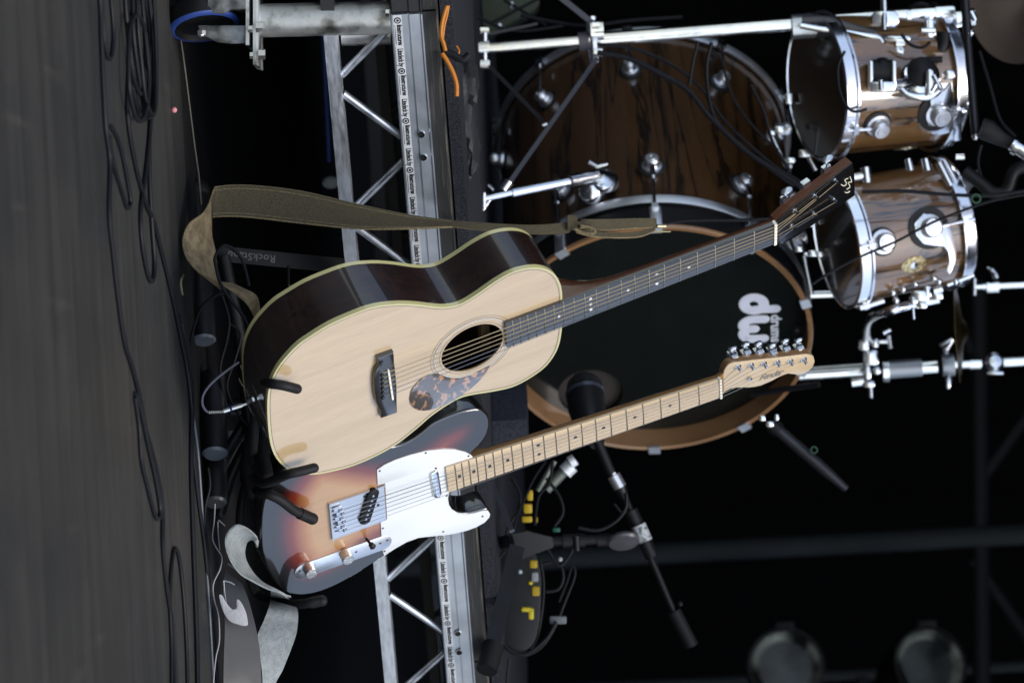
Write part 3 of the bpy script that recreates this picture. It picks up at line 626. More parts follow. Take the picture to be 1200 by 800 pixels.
def burst_body(poly, th):
    n = len(poly); o3 = offset(poly, .0035); o2 = offset(poly, .001)
    bx = [p.x for p in poly]; by = [p.y for p in poly]; g = .006
    pts = [V(p) for p in o3]; ring_n = len(pts)
    def inside(p):
        c = False
        for i in range(ring_n):
            a, b = pts_r[i], pts_r[i-1]
            if (a.y > p.y) != (b.y > p.y) and p.x < (b.x-a.x)*(p.y-a.y)/(b.y-a.y)+a.x: c = not c
        return c
    pts_r = list(pts)
    def dist(p):
        best = 9
        for i in range(0, ring_n, 1):
            a, b = pts_r[i], pts_r[i-1]; ab = b-a; tt = max(0, min(1, (p-a).dot(ab)/max(1e-12, ab.length_squared))); best = min(best, (p-(a+ab*tt)).length)
        return best
    ds = [0.0]*ring_n
    y = min(by)
    while y < max(by):
        x = min(bx)
        while x < max(bx):
            p = V((x, y))
            if inside(p):
                d = dist(p)
                if d > .003: pts.append(p); ds.append(d)
            x += g
        y += g
    edges = [(i, (i+1) % ring_n) for i in range(ring_n)]
    r = geometry.delaunay_2d_cdt(pts, edges, [], 1, 1e-7)
    vco, faces, ov = r[0], r[2], r[3]
    vs = [(p.x, p.y, 0) for p in vco]; dv = []
    for i, p in enumerate(vco): dv.append(ds[ov[i][0]] if ov[i] else 0)
    fs = []
    for f in faces:
        a, b, c = (vco[i] for i in f[:3])
        if (b-a).cross(c-a) < 0: f = f[::-1]
        cc = (a+b+c)/3
        if len(f) == 3 and not inside(cc): continue
        fs.append(tuple(f))
    loc = {}
    for i, o in enumerate(ov):
        for q in o: loc[q] = i
    levels = [([(p.x, p.y) for p in V2] if False else V2, z) for V2, z in ((o2, -.0012), ([tuple(p) for p in poly], -.0040), ([tuple(p) for p in poly], -th+.004), (o2, -th+.0012), (o3, -th))]
    base = len(vs)
    for pl, z in levels:
        for p in pl: vs.append((p[0], p[1], z)); dv.append(0)
    prev = [loc.get(i, i) for i in range(ring_n)]
    for q in range(len(levels)):
        cur = [base+q*n+i for i in range(n)]
        for i in range(n):
            j = (i+1) % n; fs.append((prev[i], cur[i], cur[j], prev[j]))
        prev = cur
    fs.append(tuple(prev))
    me = bpy.data.meshes.new('body'); me.from_pydata(vs, [], fs); me.update()
    at = me.attributes.new('burst', 'FLOAT', 'POINT')
    for i, d in enumerate(dv):
        at.data[i].value = min(1, d/.088)
    me.materials.append(BURST); me.shade_smooth(); me.set_sharp_from_angle(angle=math.radians(60))
    return me
me = burst_body(to, .044)
bo = bpy.data.objects.new('body', me); COL.objects.link(bo); bo.parent = tg; bo.matrix_local = tg.matrix_world.inverted() @ TG.M
WHITEP = mat('white_pickguard_plastic', (.68, .70, .71), .3, coat=.8)
PGED = mat('dark_pickguard_edge', (.25, .26, .27), .4)
pg = [(441.2,549.5),(450,543.5),(462,538),(480,532),(500,527),(520,525.2),(533,525.8),(545,528.6),(552,532.4),(555.4,536.4),(523.2,547.2),(523.6,562),(525.6,576.4),(524.6,583),(525.6,590),(529,595.6),(536,600),(546,601.6),(555,600.4),(565,597.6),(571.5,597.2),(574,601),(573,605),(567.5,611),(557.5,616.6),(546,620.8),(533,624),(521,626),(506,627.3),(490,629),(476,634),(462,641.8),(449.6,650.2),(448,645),(447.2,640.5),(446.4,626),(445.4,609.4),(453,607.2),(450.6,565.2),(442,567.4)]
MB().prism(TG.uvs(pg), .0002, .0022, TG.M, bev=.0007).build('pickguard', WHITEP, tg, fr=TG)
SCR = mat('dark_screw_head', (.12, .12, .13), .3, 1)
for x, y in ((445,551.5),(499,530.4),(549,534),(527,584.6) if False else (523.6,580.5),(565.4,604.6),(519.4,622.6),(448.8,618.6),(450.6,645.4)):
    q = TG.uv(x, y, .0022); MB().lathe([(.0001, .0012), (.0012, .001), (.0022, 0)], 8, TG.M @ Matrix.Translation((q.x, q.y, .0021))).build('screw', SCR, tg)
PLATE = mat('satin_chrome_tele_plate', (.75, .77, .8), .36, 1, rvar=.05)
# bridge
bp = TG.uvs([(384.4,588.2),(449.4,566.6),(452,607.4),(388.6,631)])
MB().prism(bp, .0003,   .0018, TG.M).build('bridge_plate', PLATE, tg, smooth=0)
c4 = [V(p) for p in bp]
def lip(a, b, h, th=.0014):
    t = (b-a).normalized(); nn = V((-t.y, t.x))*th
    MB().prism([a, b, b+nn, a+nn], .0018, h, TG.M).build('bridge_lip', NICKEL, tg, smooth=0)
lip(c4[1], c4[0], .0055); lip(c4[0], c4[3], .0055); lip(c4[3], c4[2], .0035, .001)
def TU(x, y, r=0): return TG.uv(x, y, r)
ta, tb = TU(398.6, 594.5, .009), TU(404.5, 622.5, .009)
nA, nB = TU(842.5, 445, .006), TU(844.2, 466.2, .006); NT = (nA+nB)/2; TL = NT.x-(ta.x+tb.x)/2; print('tele scale', TL)
for i in range(6):
    t = (i+.5)/6; yy = ta.y*(1-t)+tb.y*t; xx = (ta.x+tb.x)/2 + (.002 if i % 2 else -.001)
    w_ = abs(tb.y-ta.y)/6*.86
    MB().rbox((0, 0, 0), (w_, .006, .013), .001, Frame(TG.w(xx-.004, yy, .0065), TG.Y, TG.Z, TG.X).M).build('bridge_saddle', NICKEL, tg)
    mb = MB(); mb.cyl(TG.w(xx-.011, yy, .0062), TG.w(bp[0].x+.002, yy, .0055), .0011, n=6); mb.cyl(TG.w(xx-.003, yy+w_*.3, .0095), TG.w(xx-.003, yy+w_*.3, .0108), .0011, n=6).cyl(TG.w(xx-.003, yy-w_*.3, .0095), TG.w(xx-.003, yy-w_*.3, .0108), .0011, n=6)
    mb.build('saddle_screw', SCR, tg)
a_, b_ = TU(437.4, 578, .005), TU(427.6, 608.5, .005)
MB().prism(capsule(a_, b_, .0098, 8), .0015, .0075, TG.M, bev=.002).build('bridge_pickup', BLACKP, tg)
for i in range(6):
    t = (i+.35)/5.7; q = a_*(1-t)+b_*t
    MB().lathe([(.0001, .0012), (.0018, .0012), (.0024, .0006), (.0024, 0)], 12, TG.M @ Matrix.Translation((q.x, q.y, .0074))).build('pole_piece', NICKEL, tg)
for x, y in ((427.2,581.2),(443.2,591.4),(420.2,605.6)):
    q = TU(x, y, .002); MB().lathe([(.0001, .002), (.0016, .0016), (.0026, 0)], 8, TG.M @ Matrix.Translation((q.x, q.y, .0018))).build('screw', SCR, tg)
a_, b_ = TU(509, 555, .004), TU(512.6, 578.5, .004)
MB().prism(capsule(a_, b_, .0072, 10), .0015, .0062, TG.M, bev=.0022).build('neck_pickup', CHROME, tg)
for x, y in ((510.6, 548.4), (514, 581.8)):
    q = TU(x, y, .002); MB().lathe([(.0001, .0014), (.0016, .0012), (.0024, 0)], 8, TG.M @ Matrix.Translation((q.x, q.y, .0021))).build('screw', SCR, tg)
# control plate, knobs, switch
a_, b_ = TU(356, 667.6), TU(447.6, 635)
MB().prism(capsule(a_, b_, .0158, 10), .0003, .0024, TG.M, bev=.0005).build('control_plate', PLATE, tg)
KN = mat('knurled_chrome', (.62, .6, .56), .22, 1, bump=.6, bscale=500)
for x, y in ((360.4, 663.4), (403.4, 647.4)):
    q = TU(x, y, .002); mk = TG.M @ Matrix.Translation((q.x, q.y, .0024))
    MB().lathe([(.0094, 0), (.0094, .017), (.0088, .0178), (.0001, .0180)], 26, mk).build('control_knob', KN, tg)
q = TU(429, 630.5, .002); q2 = TG.w(q.x, q.y, .0024); e = q2+TG.Z*.022+TG.X*.004-TG.Y*.002
MB().tube([q2, q2+(e-q2)*.55, q2+(e-q2)*.6, e-(e-q2)*.1, e], [.0022, .0022, .0045, .0055, .003], 12).build('selector_switch', BLACKP, tg)
for x, y in ((417.4, 646.2), (445.6, 636.2), (351, 668.8), (454, 632.4)):
    q = TU(x, y, .0024); MB().lathe([(.0001, .0012), (.0014, .001), (.0024, 0)], 8, TG.M @ Matrix.Translation((q.x, q.y, .0023))).build('screw', SCR, tg)
# maple neck
MAPLE = wood('light_maple', (.60, .46, .29), (.50, .36, .20), 'x', rough=.3, scale=4, coat=.9)
f0, f1 = TU(523.2, 547.6, .006), TU(525.4, 577.2, .006); xt = (f0.x+f1.x)/2
def tw(x, s): t = (x-xt)/(NT.x-xt); return (f0.y, f1.y)[s]*(1-t)+(nA.y, nB.y)[s]*t
TZ = .0062
vs = []
for x in (xt, NT.x+.002):
    a, b = tw(x, 0), tw(x, 1); vs += [TG.w(x, a, .0008)]+[TG.w(x, a+(b-a)*j/K, TZ-.0009*(2*j/K-1)**2) for j in range(K+1)]+[TG.w(x, b, .0008)]
MB().add(vs, [(i, (i+1) % m_, m_+(i+1) % m_, m_+i) for i in range(m_)]+[tuple(range(m_)), tuple(range(2*m_-1, m_-1, -1))]).build('fingerboard', MAPLE, tg, fr=TG, smooth=30)
neck(TG, [(xt+.02, .03, .0007), (xt+.065, .03, .0007), (xt+.075, .021, .0007), (xt+.12, .0205, .0007), (NT.x-.03, .0185, .0007), (NT.x, .0175, .0007), (NT.x+.012, .016, -.004)], tw, wood('amber_maple_neck', (.36, .2, .08), (.28, .14, .05), 'x', coat=.8), tg)
for k_ in range(1, 22):
    x = NT.x-TL*(1-2**(-k_/12))
    if x < xt+.002: break
    fret(TG, x, tw(x, 0), tw(x, 1), TZ, tg, .0010)
DOT = mat('black_dot_inlay', (.012, .012, .012), .4)
for k_ in (3, 5, 7, 9, 12, 15, 17, 19, 21):
    x = NT.x-TL*(1-2**(-(k_-.5)/12))
    if x < xt+.004: continue
    yc = (tw(x, 0)+tw(x, 1))/2
    for o_ in ((-.0105, .0105) if k_ == 12 else (0,)): inlay(TG, x, yc+o_, TZ-.0003, .0031, DOT, tg, 14)
MB().box((NT.x+.0015, NT.y, .004), (.0036, abs(nA.y-nB.y)+.001, .0085), TG.M).build('nut', IVORY, tg, smooth=0)
hs_ = [(845.6,447),(847,440),(849,434),(852,429),(855,426.6),(860,425.2),(880,422.7),(910,419.6),(930,417.2),(945,415.2),(950,415.8),(953.5,418),(955,423.5),(952.6,430),(948,434.6),(943,437.4),(937,439.6),(931,438.6),(923.5,437.7),(916,440.2),(904,446.5),(892,451.6),(884,453.4),(877,454),(862,454.2),(856,455.4),(850,458.6),(846.6,462.5),(845.6,466)]
HRr = -.0045
TH = Frame(TG.w(0, 0, HRr), TG.X, TG.Y, TG.Z)
hh = TH.uvs(hs_)
MB().prism(hh, -.0145, 0, TH.M, bev=.001).build('headstock', MAPLE, tg, fr=TH)
AMB = mat('amber_edge_wood', (.22, .12, .05), .35, coat=.5)
MB().ring(hh, -.0002, .004, -.0148, -.0022, TH.M).build('headstock_edge', AMB, tg)
tps = [(864.8,429.4),(880,427.8),(895,425.8),(910.8,424.4),(926,423),(941.8,421.2)]
for i, (x, y) in enumerate(tps):
    q = TH.uv(x, y, 0); mk = TH.M @ Matrix.Translation((q.x, q.y, 0))
    MB().lathe([(.0056, 0), (.0054, .0012), (.0038, .0016), (.0036, .0006), (.003, .0006), (.0029, .009), (.0022, .010), (.0001, .0098)], 18, mk).build('tuner_post', NICKEL, tg)
    mb = MB(); ye = max(p.y for p in hh if abs(p.x-q.x) < .03) if TG.Y.dot(Rt) < 0 else min(p.y for p in hh if abs(p.x-q.x) < .03)
    sg = 1 if ye > q.y else -1
    mb.box((q.x, q.y+.002*sg, -.021), (.0145, .024, .011), TH.M); mb.cyl(TH.w(q.x, q.y, -.021), TH.w(q.x, ye+.005*sg, -.021), .0024, n=8)
    mb.prism(capsule((-.003, 0), (.003, 0), .0046, 6), -.0026, .0026, Frame(TH.w(q.x+.001, ye+.0095*sg, -.021), TG.X, TG.Z, TG.Y).M, bev=.0012)
    mb.box((q.x, ye+.0015*sg, -.012), (.010, .003, .010), TH.M)
    mb.build('tuner', NICKEL, tg)
q = TH.uv(879, 443.6, .003); MB().lathe([(.0001, .006), (.0034, .0055), (.0036, .0035), (.0016, .003), (.0016, 0)], 14, TH.M @ Matrix.Translation((q.x, q.y, 0))).build('string_tree', NICKEL, tg)
la, lb = TH.uv(889, 443.2), TH.uv(921, 434.5); ang = math.atan2(lb.y-la.y, lb.x-la.x)
text_mesh('Fender', .0175, TH.M @ Matrix.Translation((la.x, la.y, .0002)) @ Matrix.Rotation(ang, 4, 'Z'), mat('silver_script', (.16, .15, .14), .4), tg, bold=.0002, shear=.5, spacing=.82)
for i in range(6):
    t = i/5; e0, e1 = ta.y*.92+tb.y*.08, ta.y*.08+tb.y*.92; yy = e0*(1-t)+e1*t; yn = (nA.y*.9+nB.y*.1)*(1-t)+(nA.y*.1+nB.y*.9)*t
    q = TH.uv(*tps[i], .005)
    MB().tube([TG.w(bp[0].x+.004, yy, .0045), TG.w((ta.x+tb.x)/2, yy, .0112), TG.w(NT.x+.0015, yn, .0088), TH.w(q.x, q.y, .0055)], (.00062, .00056, .0005, .00042, .00038, .00034)[i], 5).build('string', STEELS, tg)
xmt = min(p.x for p in to); yc = sum(p.y for p in to)/len(to)
def proj(w):
    r = w-CAMP; z = r.dot(F); return 600+FPX*r.dot(Up)/z, 400+FPX*r.dot(Rt)/z
def path(pts, d, k=5):
    """pixel path (x, y) or (x, y, depth) to smooth world points"""
    q = [(p[0], p[1], p[2] if len(p) > 2 else d) for p in pts]
    return [P(*p) for p in spline(q, k)]
# ------------------------------------------------------------------ guitar stand
stand = thing('guitar_stand', 'black steel guitar stand with rubber covered cradle arms under both guitars', 'guitar stand', P(235, 450, 6.0))
def spx(pts, r, name, m=RUBBER, n=12, k=5, cap=None):
    w = [V(p) for p in spline([tuple(p) for p in pts], k)]
    mb = MB().tube(w, r, n); mb.ball(w[-1], r if not isinstance(r, list) else r[-1], 12)
    return mb.build(name, m, stand)
A_ = lambda x, y, r: tuple(AG.px(x, y, r)); T_ = lambda x, y, r: tuple(TG.px(x, y, r)); Q = lambda x, y, d: tuple(P(x, y, d))
# post with printed name
pa, pb = P(255, 297, 6.12), P(486, 320, 6.2)
PX = (pb-pa).normalized(); PZf = (-F - PX*(-F).dot(PX)).normalized(); PF = Frame(pa, PX, PZf.cross(PX), PZf)
Lp = (pb-pa).length
MB().box((Lp/2, 0, 0), (Lp, .024, .024), PF.M).build('post', BLKMET, stand)
text_mesh('RockStand', .0165, PF.M @ Matrix.Translation((.092, .0005, .0122)) @ Matrix.Rotation(pi, 4, 'Z'), mat('faint_grey_print', (.10, .10, .11), .5), stand, bold=.0002, spacing=1.1, align='LEFT')
spx([Q(338, 312, 6.1), Q(338, 334, 6.08)], .0025, 'pin', BLKMET)
# feet: base tubes with end caps
CAPM = mat('grey_plastic_end_cap', (.085, .10, .125), .38, rvar=.08)
CAPD = mat('dark_plastic_end_cap', (.03, .034, .04), .35, rvar=.08)
def foot(x0, y0, x1, y1, d0, d1, r, cap=CAPM):
    a, b = P(x0, y0, d0), P(x1, y1, d1); MB().cyl(a, b, r, n=28).build('base_tube', BLKMET, stand)
    if cap:
        f = along(b, (b-a)); MB().lathe([(.0001, .004), (r*.8, .0035), (r, 0)], 28, f.M).build('end_cap', cap, stand)
foot(231, 226, 239, 398, 6.10, 5.97, .019)
foot(249, 440, 252, 531, 6.03, 5.95, .020)
foot(253, 530, 252.5, 588, 6.0, 5.95, .018, CAPD)
MB().ball(P(231, 224, 6.10), .0205).build('rubber_foot', RUBBER, stand)
foot(250, 480, 330, 470, 6.14, 6.2, .014, False)
spx([Q(262, 300, 6.1), Q(285, 420, 6.1), Q(292, 500, 6.1)], .011, 'cross_tube', BLKMET)
spx([Q(255, 590, 6.05), Q(262, 540, 6.1), Q(285, 500, 6.12), Q(300, 470, 6.12)], .010, 'brace_tube', BLKMET)
spx([Q(320, 470, 6.08), Q(300, 500, 6.0), Q(292, 540, 5.95), Q(297, 575, 5.93)], .013, 'yoke', RUBBER)
# acoustic cradle
spx([Q(296, 540, 5.9), Q(299, 480, 5.82), Q(301, 447, 5.75), A_(313, 449, -.01), A_(330, 451, .016), A_(348, 455.5, .019)], .0074, 'cradle_arm')
spx([Q(286, 424, 5.8), Q(296, 426, 5.76), Q(306, 432, 5.74), Q(310, 446, 5.74)], .007, 'cradle_arm')
spx([Q(296, 560, 5.88), Q(308, 566, 5.84), A_(322, 562, -.01), A_(337, 555.5, .016), A_(352, 552, .022), A_(368, 548, .022)], .0074, 'cradle_arm')
spx([Q(318, 470, 6.05), Q(312, 500, 5.95), Q(308, 530, 5.9), Q(312, 560, 5.85)], .012, 'yoke')
# electric cradle
spx([Q(288, 545, 5.98), Q(287, 562, 5.97), Q(295, 573, 5.95), T_(310, 577, .0), T_(328, 585, .016), T_(344, 597, .02), T_(354, 602, .02)], .0078, 'cradle_arm')
spx([T_(351, 601, .02), T_(366, 607.5, .02)], .0094, 'rubber_tip', RUBBER, k=2)
spx([Q(290, 560, 6.0), Q(282, 600, 6.02), Q(284, 645, 6.05), Q(292, 672, 6.07), T_(299, 692, -.06), T_(312, 702, -.035), T_(330, 706, 0.0), T_(348, 707.5, .03), T_(362, 706, .045), T_(376, 703, .05)], .0076, 'cradle_arm')
spx([T_(364, 706, .045), T_(377, 703.4, .05)], .0092, 'rubber_tip', RUBBER, k=2)
spx([Q(290, 520, 6.05), Q(270, 560, 6.05), Q(258, 600, 6.05)], .010, 'brace_tube', BLKMET)
MB().add([P(268, 505, 6.3), P(290, 500, 6.3), P(296, 535, 6.3), P(268, 556, 6.3), P(268, 505, 6.32), P(290, 500, 6.32), P(296, 535, 6.32), P(268, 556, 6.32)], [(0, 1, 2, 3), (7, 6, 5, 4), (0, 4, 5, 1), (1, 5, 6, 2), (2, 6, 7, 3), (3, 7, 4, 0)]).build('grey_floor_piece', mat('grey_floor_tone', (.06, .06, .06), .5, rvar=.1), stand, smooth=0)  # added sheet imitating the grey floor between the stand tubes

# ------------------------------------------------------------------ straps
def strap(name, secs, m, parent=None, th=.0028, k=6, label=None, cat=None, world=None):
    L = [(*s[0], s[2]) for s in secs]; R = [(*s[1], s[3]) for s in secs]
    L = [P(*p) for p in spline(L, k)]; R = [P(*p) for p in spline(R, k)]
    mb = MB().ribbon(L, R, th); o = mb.build(name, m, parent, smooth=50)
    return o, L, R
OLIVE = mat('olive_canvas_strap', (.082, .067, .036), .85, col2=(.064, .051, .027), scale=260, bump=.9, bscale=600, contrast=(.4, .6))
STITCH = mat('tan_strap_edge', (.24, .19, .10), .8, col2=(.12, .09, .04), scale=300)
os_ = thing('guitar_strap', 'long olive canvas strap hanging from the acoustic guitar and looping to the floor', 'guitar strap', P(250, 240, 5.8))
secs = [((530, 259), (530, 266), 6.0, 5.985), ((478, 252), (478, 268), 5.98, 5.955), ((420, 240), (420, 268), 5.96, 5.93), ((350, 224), (350, 261), 5.94, 5.91), ((290, 217.5), (288, 254), 5.92, 5.89), ((256, 219), (251, 254), 5.90, 5.88), ((251, 222), (247.5, 260), 5.885, 5.865), ((246, 236), (247.5, 275), 5.86, 5.87)]
o, L, R = strap('strap_band', secs, OLIVE, os_); MB().tube(R, .0015, 6).build('strap_edge', STITCH, os_); MB().tube(L, .0015, 6).build('strap_edge', STITCH, os_)
ins_ = [L[i]*.9+R[i]*.1-F*.0022 for i in range(len(L))]; MB().tube(ins_, .0006, 4).build('stitching', STITCH, os_)
ins_ = [L[i]*.1+R[i]*.9-F*.0022 for i in range(len(L))]; MB().tube(ins_, .0006, 4).build('stitching', STITCH, os_)
secs = [((246, 236), (247.5, 275), 5.858, 5.868), ((238, 250), (249, 282), 5.82, 5.87), ((222, 262), (252, 296), 5.80, 5.86), ((214.5, 281), (254, 312), 5.78, 5.85), ((219, 302), (256, 326), 5.77, 5.84), ((235, 320), (258, 338), 5.76, 5.83), ((256, 331), (268, 332), 5.75, 5.81), ((276, 344), (284, 338), 5.75, 5.79), ((291, 358), (300, 347), 5.76, 5.77), ((300, 376), (304, 366), 5.72, 5.72), ((303, 390), (305.5, 386), 5.69, 5.69), ((299, 404), (303, 404), 5.68, 5.68)]
o, L, R = strap('strap_band', secs, mat('tan_canvas_lining', (.36, .27, .15), .85, col2=(.17, .125, .065), scale=60, bump=.5, bscale=400), os_)
MB().tube(R, .0014, 6).build('strap_edge', STITCH, os_); MB().tube(L, .0012, 6).build('strap_edge', STITCH, os_)
secs = [((530, 259), (530, 266), 6.0, 5.985), ((575, 262), (575, 271), 6.03, 6.02), ((620, 264), (620, 274), 6.06, 6.05), ((655, 262), (655, 274), 6.09, 6.08), ((668, 259), (668, 272), 6.10, 6.09)]
strap('strap_band', secs, OLIVE, os_)
MB().box((0, 0, 0), (.016, .024, .012), Frame(P(671, 261, 6.09), Up, -Rt, -F).M).box((0, 0, 0), (.024, .006, .014), Frame(P(684, 262, 6.09), Up, -Rt, -F).M).build('buckle', OLIVE, os_)
secs = [((680, 257), (680, 269), 6.10, 6.095), ((710, 257), (710, 269.5), 6.12, 6.115), ((745, 256), (745, 267), 6.14, 6.135), ((769, 256), (769, 267), 6.16, 6.155)]
o, L, R = strap('strap_band', secs, OLIVE, os_); MB().tube(R, .0014, 6).build('strap_edge', STITCH, os_)
secs = [((675, 266), (675, 272), 6.09, 6.085), ((695, 271), (695, 277), 6.10, 6.095), ((725, 273), (725, 278.5), 6.12, 6.115), ((750, 271), (750, 277), 6.14, 6.135), ((766, 264), (768, 270), 6.155, 6.15)]
o, L, R = strap('strap_band', secs, OLIVE, os_); MB().tube(R, .0014, 6).build('strap_edge', STITCH, os_)
for sft in (0, 3):
    MB().tube([P(*p, 6.08) for p in spline([(672+sft, 268), (680+sft, 272), (692+sft, 274), (697, 270), (690, 266), (680, 264+sft)], 5)], .0016, 6).build('thread_knot', STITCH, os_)
MB().cyl(P(770, 265, 6.155), P(780, 265, 6.16), .003).cyl(P(768, 271.5, 6.15), P(786, 271.5, 6.15), .0012).build('strap_ring', mat('brass_ring', (.6, .5, .3), .3, 1), os_)
tag(MB().tube(path([(780, 262), (800, 259), (830, 258), (870, 258), (905, 256)], 6.3), .0028, 8).build('strap_cord', CABLE), 'thin black cord running from the end of the olive strap up to the acoustic headstock', 'cord')
GREY = mat('light_grey_strap', (.26, .285, .29), .7, col2=(.19, .21, .215), scale=120, bump=.8, bscale=500)
gs = thing('guitar_strap', 'light grey strap with black lining curling below the electric guitar', 'guitar strap', P(300, 690, 5.95))
secs = [((302.5, 634), (301.5, 641), 5.93, 5.92), ((300, 628), (297, 632), 5.91, 5.93), ((290, 619), (290, 634), 5.86, 5.95), ((278, 615), (287, 643), 5.84, 5.96), ((268, 623), (286.5, 649), 5.84, 5.96), ((264.5, 636), (288, 656), 5.85, 5.95), ((270, 655), (292.5, 665), 5.87, 5.94), ((281, 671), (299, 674), 5.89, 5.93), ((297, 681), (309, 683), 5.9, 5.92), ((316, 690.5), (324, 690.5), 5.91, 5.92), ((338, 698.4), (341, 698.8), 5.93, 5.93)]
o, L, R = strap('strap_band', secs, GREY, gs)
secs = [((318, 690), (334, 697), 5.96, 5.96), ((317, 700), (340, 704), 6.08, 6.08), ((315.5, 710), (348.5, 714.5), 6.0, 6.0), ((309, 727), (349, 729), 5.98, 5.99), ((301.5, 745), (347, 743), 5.97, 5.98), ((303, 760), (341, 760), 5.97, 5.98), ((306, 780), (331, 784), 5.97, 5.99), ((307, 800), (322, 801), 5.97, 6.0), ((306, 830), (318, 830), 5.97, 6.0)]
strap('strap_band', secs, GREY, gs)
secs = [((264, 668), (284, 684), 5.93, 5.93), ((261, 690), (292, 706), 5.92, 5.93), ((263, 735), (301, 742), 5.91, 5.93), ((262, 770), (305, 772), 5.91, 5.93), ((261, 830), (306, 830), 5.91, 5.94)]
strap('lining', secs, mat('smooth_black_leather', (.007, .008, .011), .42, rvar=.08), gs)
wq = spline([(256.5, 697.5), (260, 697), (264, 704), (269, 711), (273, 713.5), (277, 712), (277, 706), (277.4, 702), (280, 702.5), (284, 708), (288, 717), (290, 726), (290, 732), (285, 733), (278, 731), (270, 728), (264, 721), (260, 712)], 3, True)
WF_ = Frame(P(270, 715, 5.885), Up, -Rt, -F)
MB().prism(WF_.uvs(wq), -.003, 0, WF_.M, bev=.001).build('leather_end', mat('pale_leather', (.36, .36, .38), .7, bump=.5, bscale=200), gs)
for poly in ([(255, 611), (256, 628), (258, 645)], [(256, 609), (264, 616)], [(267, 660), (276, 666)], [(262, 680), (263, 693), (265, 706)], [(262, 680), (270, 682), (275, 685)]):
    MB().tube(path(poly, 5.9), .0012, 6).build('buckle_wire', mat('dull_grey_wire', (.35, .36, .37), .35, .7) if 'dull_grey_wire' not in bpy.data.materials else bpy.data.materials['dull_grey_wire'], gs)
# ------------------------------------------------------------------ jack plug and loose leads round the stand
jp = thing('jack_lead', 'silver jack plug on a curled grey lead below the acoustic guitar', 'cable plug', P(262, 480, 5.9))
MB().cyl(P(262, 481.5, 5.86), P(284, 474.5, 5.86), .0036, n=14).cyl(P(284, 474.5, 5.86), P(293, 472, 5.86), .0026, .0015, n=12).build('plug', mat('bright_plug_metal', (.85, .86, .88), .3, .8), jp)
MB().cyl(P(269.5, 479, 5.858), P(272, 478.3, 5.858), .0041, n=14).build('blue_ring', BLUE, jp)
for i in range(8): MB().cyl(P(245+i*2.1, 483-.1*i, 5.86), P(246.4+i*2.1, 483-.1*i, 5.86), .0026, n=10).build('spring_coil', mat('spring_steel', (.6, .6, .62), .3, 1) if i == 0 else bpy.data.materials['spring_steel'], jp)
MB().tube(path([(244, 483), (239, 478), (237, 470), (240, 459), (251, 446), (266, 434), (280, 424)], 5.86), .0018, 8).build('lead', mat('grey_lead', (.20, .21, .25), .4), jp)
TAN = mat('tan_lead', (.2, .15, .08), .5)
tag(MB().tube(path([(282, 428), (286, 438), (293, 456), (301, 470), (302, 480), (298, 484)], 5.88), .0014, 6).tube(path([(280, 443), (283, 450), (288, 455)], 5.88), .0011, 6).build('tan_lead', TAN), 'thin tan lead hanging beside the silver jack plug', 'lead')
MB2 = lambda pts, d, r, lab, m=CABLE, cat='cable', nm='cable': tag(MB().tube(path(pts, d), r, 8).build(nm, m), lab, cat)
MB2([(283, 421), (289, 400), (290, 382), (282, 366), (268, 348), (258, 331), (253, 312), (252, 302), (258, 291), (266, 288), (278, 296), (286, 310), (292, 335)], 5.74, .0026, 'black lead looping across the olive strap by the floor')
MB2([(296, 417), (298, 400), (299, 375), (297, 355)], 5.8, .002, 'short black lead rising behind the lower end of the olive strap')
MB2([(221, 430), (222, 410), (226, 388), (234, 364), (244, 352), (258, 344), (270, 347)], 5.86, .0024, 'black lead arching over the floor left of the grey end cap')
# ------------------------------------------------------------------ cables on the floor
def fcab(pts, r, lab, m=CABLE, k=6, closed=False, grp=None):
    w = [PZ(x, y, r*.95) for x, y in spline(pts, k, closed)]
    return tag(MB().tube(w, r, 8, closed=closed).build('floor_cable', m), lab, 'cable', grp)
fcab([(112, -40), (117, 0), (119, 50), (121, 100), (124, 150), (129, 190), (128, 250), (133, 300), (138, 345), (146, 400), (155, 430), (163, 462), (170, 500), (181, 540), (190, 590), (191, 640), (196, 690), (203, 740), (206, 800), (208, 840)], .0034, 'long black cable lying farthest forward on the grey floor')
fcab([(126, -30), (131, 10), (133, 45), (130, 68), (125, 62), (121, 30), (118, -30)], .003, 'narrow loop of cable at the very front of the cable tangle')
fcab([(130, 148), (137, 160), (143, 180), (150, 215), (153, 238), (149, 243), (143, 225), (134, 195), (128, 160)], .003, 'thin leaf shaped cable loop in front of the big coil')
fcab([(180, 120), (176, 150), (171, 200), (165, 245), (166, 280), (171, 312), (176, 328), (180, 326), (181, 305), (178, 262), (175, 200), (176, 140), (181, 100)], .0034, 'long hanging loop of cable below the big coil')
fcab([(150, -30), (152, 40), (150, 100), (150, 140), (158, 190), (170, 235), (181, 262), (188, 290), (198, 330), (207, 370), (213, 400), (219, 430), (224, 470), (226, 520), (232, 580), (240, 640), (246, 700), (251, 760), (258, 830)], .0034, 'black cable running from the big coil past the feet of the guitar stand')
fcab([(158, 465), (163, 500), (166, 540), (174, 575), (182, 604), (187, 606), (187, 590), (181, 556), (172, 515), (165, 480), (158, 460)], .003, 'slim cable loop lying in the middle of the floor')
fcab([(201, 830), (201, 760), (199, 700), (202, 655), (206, 642), (211, 660), (216, 710), (219, 770), (220, 830)], .003, 'tall cable loop on the floor farthest from the coil')
fcab([(209, 370), (216, 410), (222, 440), (225, 480), (224, 540), (226, 620), (229, 700), (231, 760), (232, 830)], .004, 'thick black cable along the edge of the grey floor')
fcab([(213, 380), (219, 430), (225, 478), (232, 530), (237, 600), (243, 680), (247, 740), (252, 830)], .0022, 'thin grey cable beside the thick one at the floor edge', mat('grey_cable_jacket', (.07, .08, .1), .4))
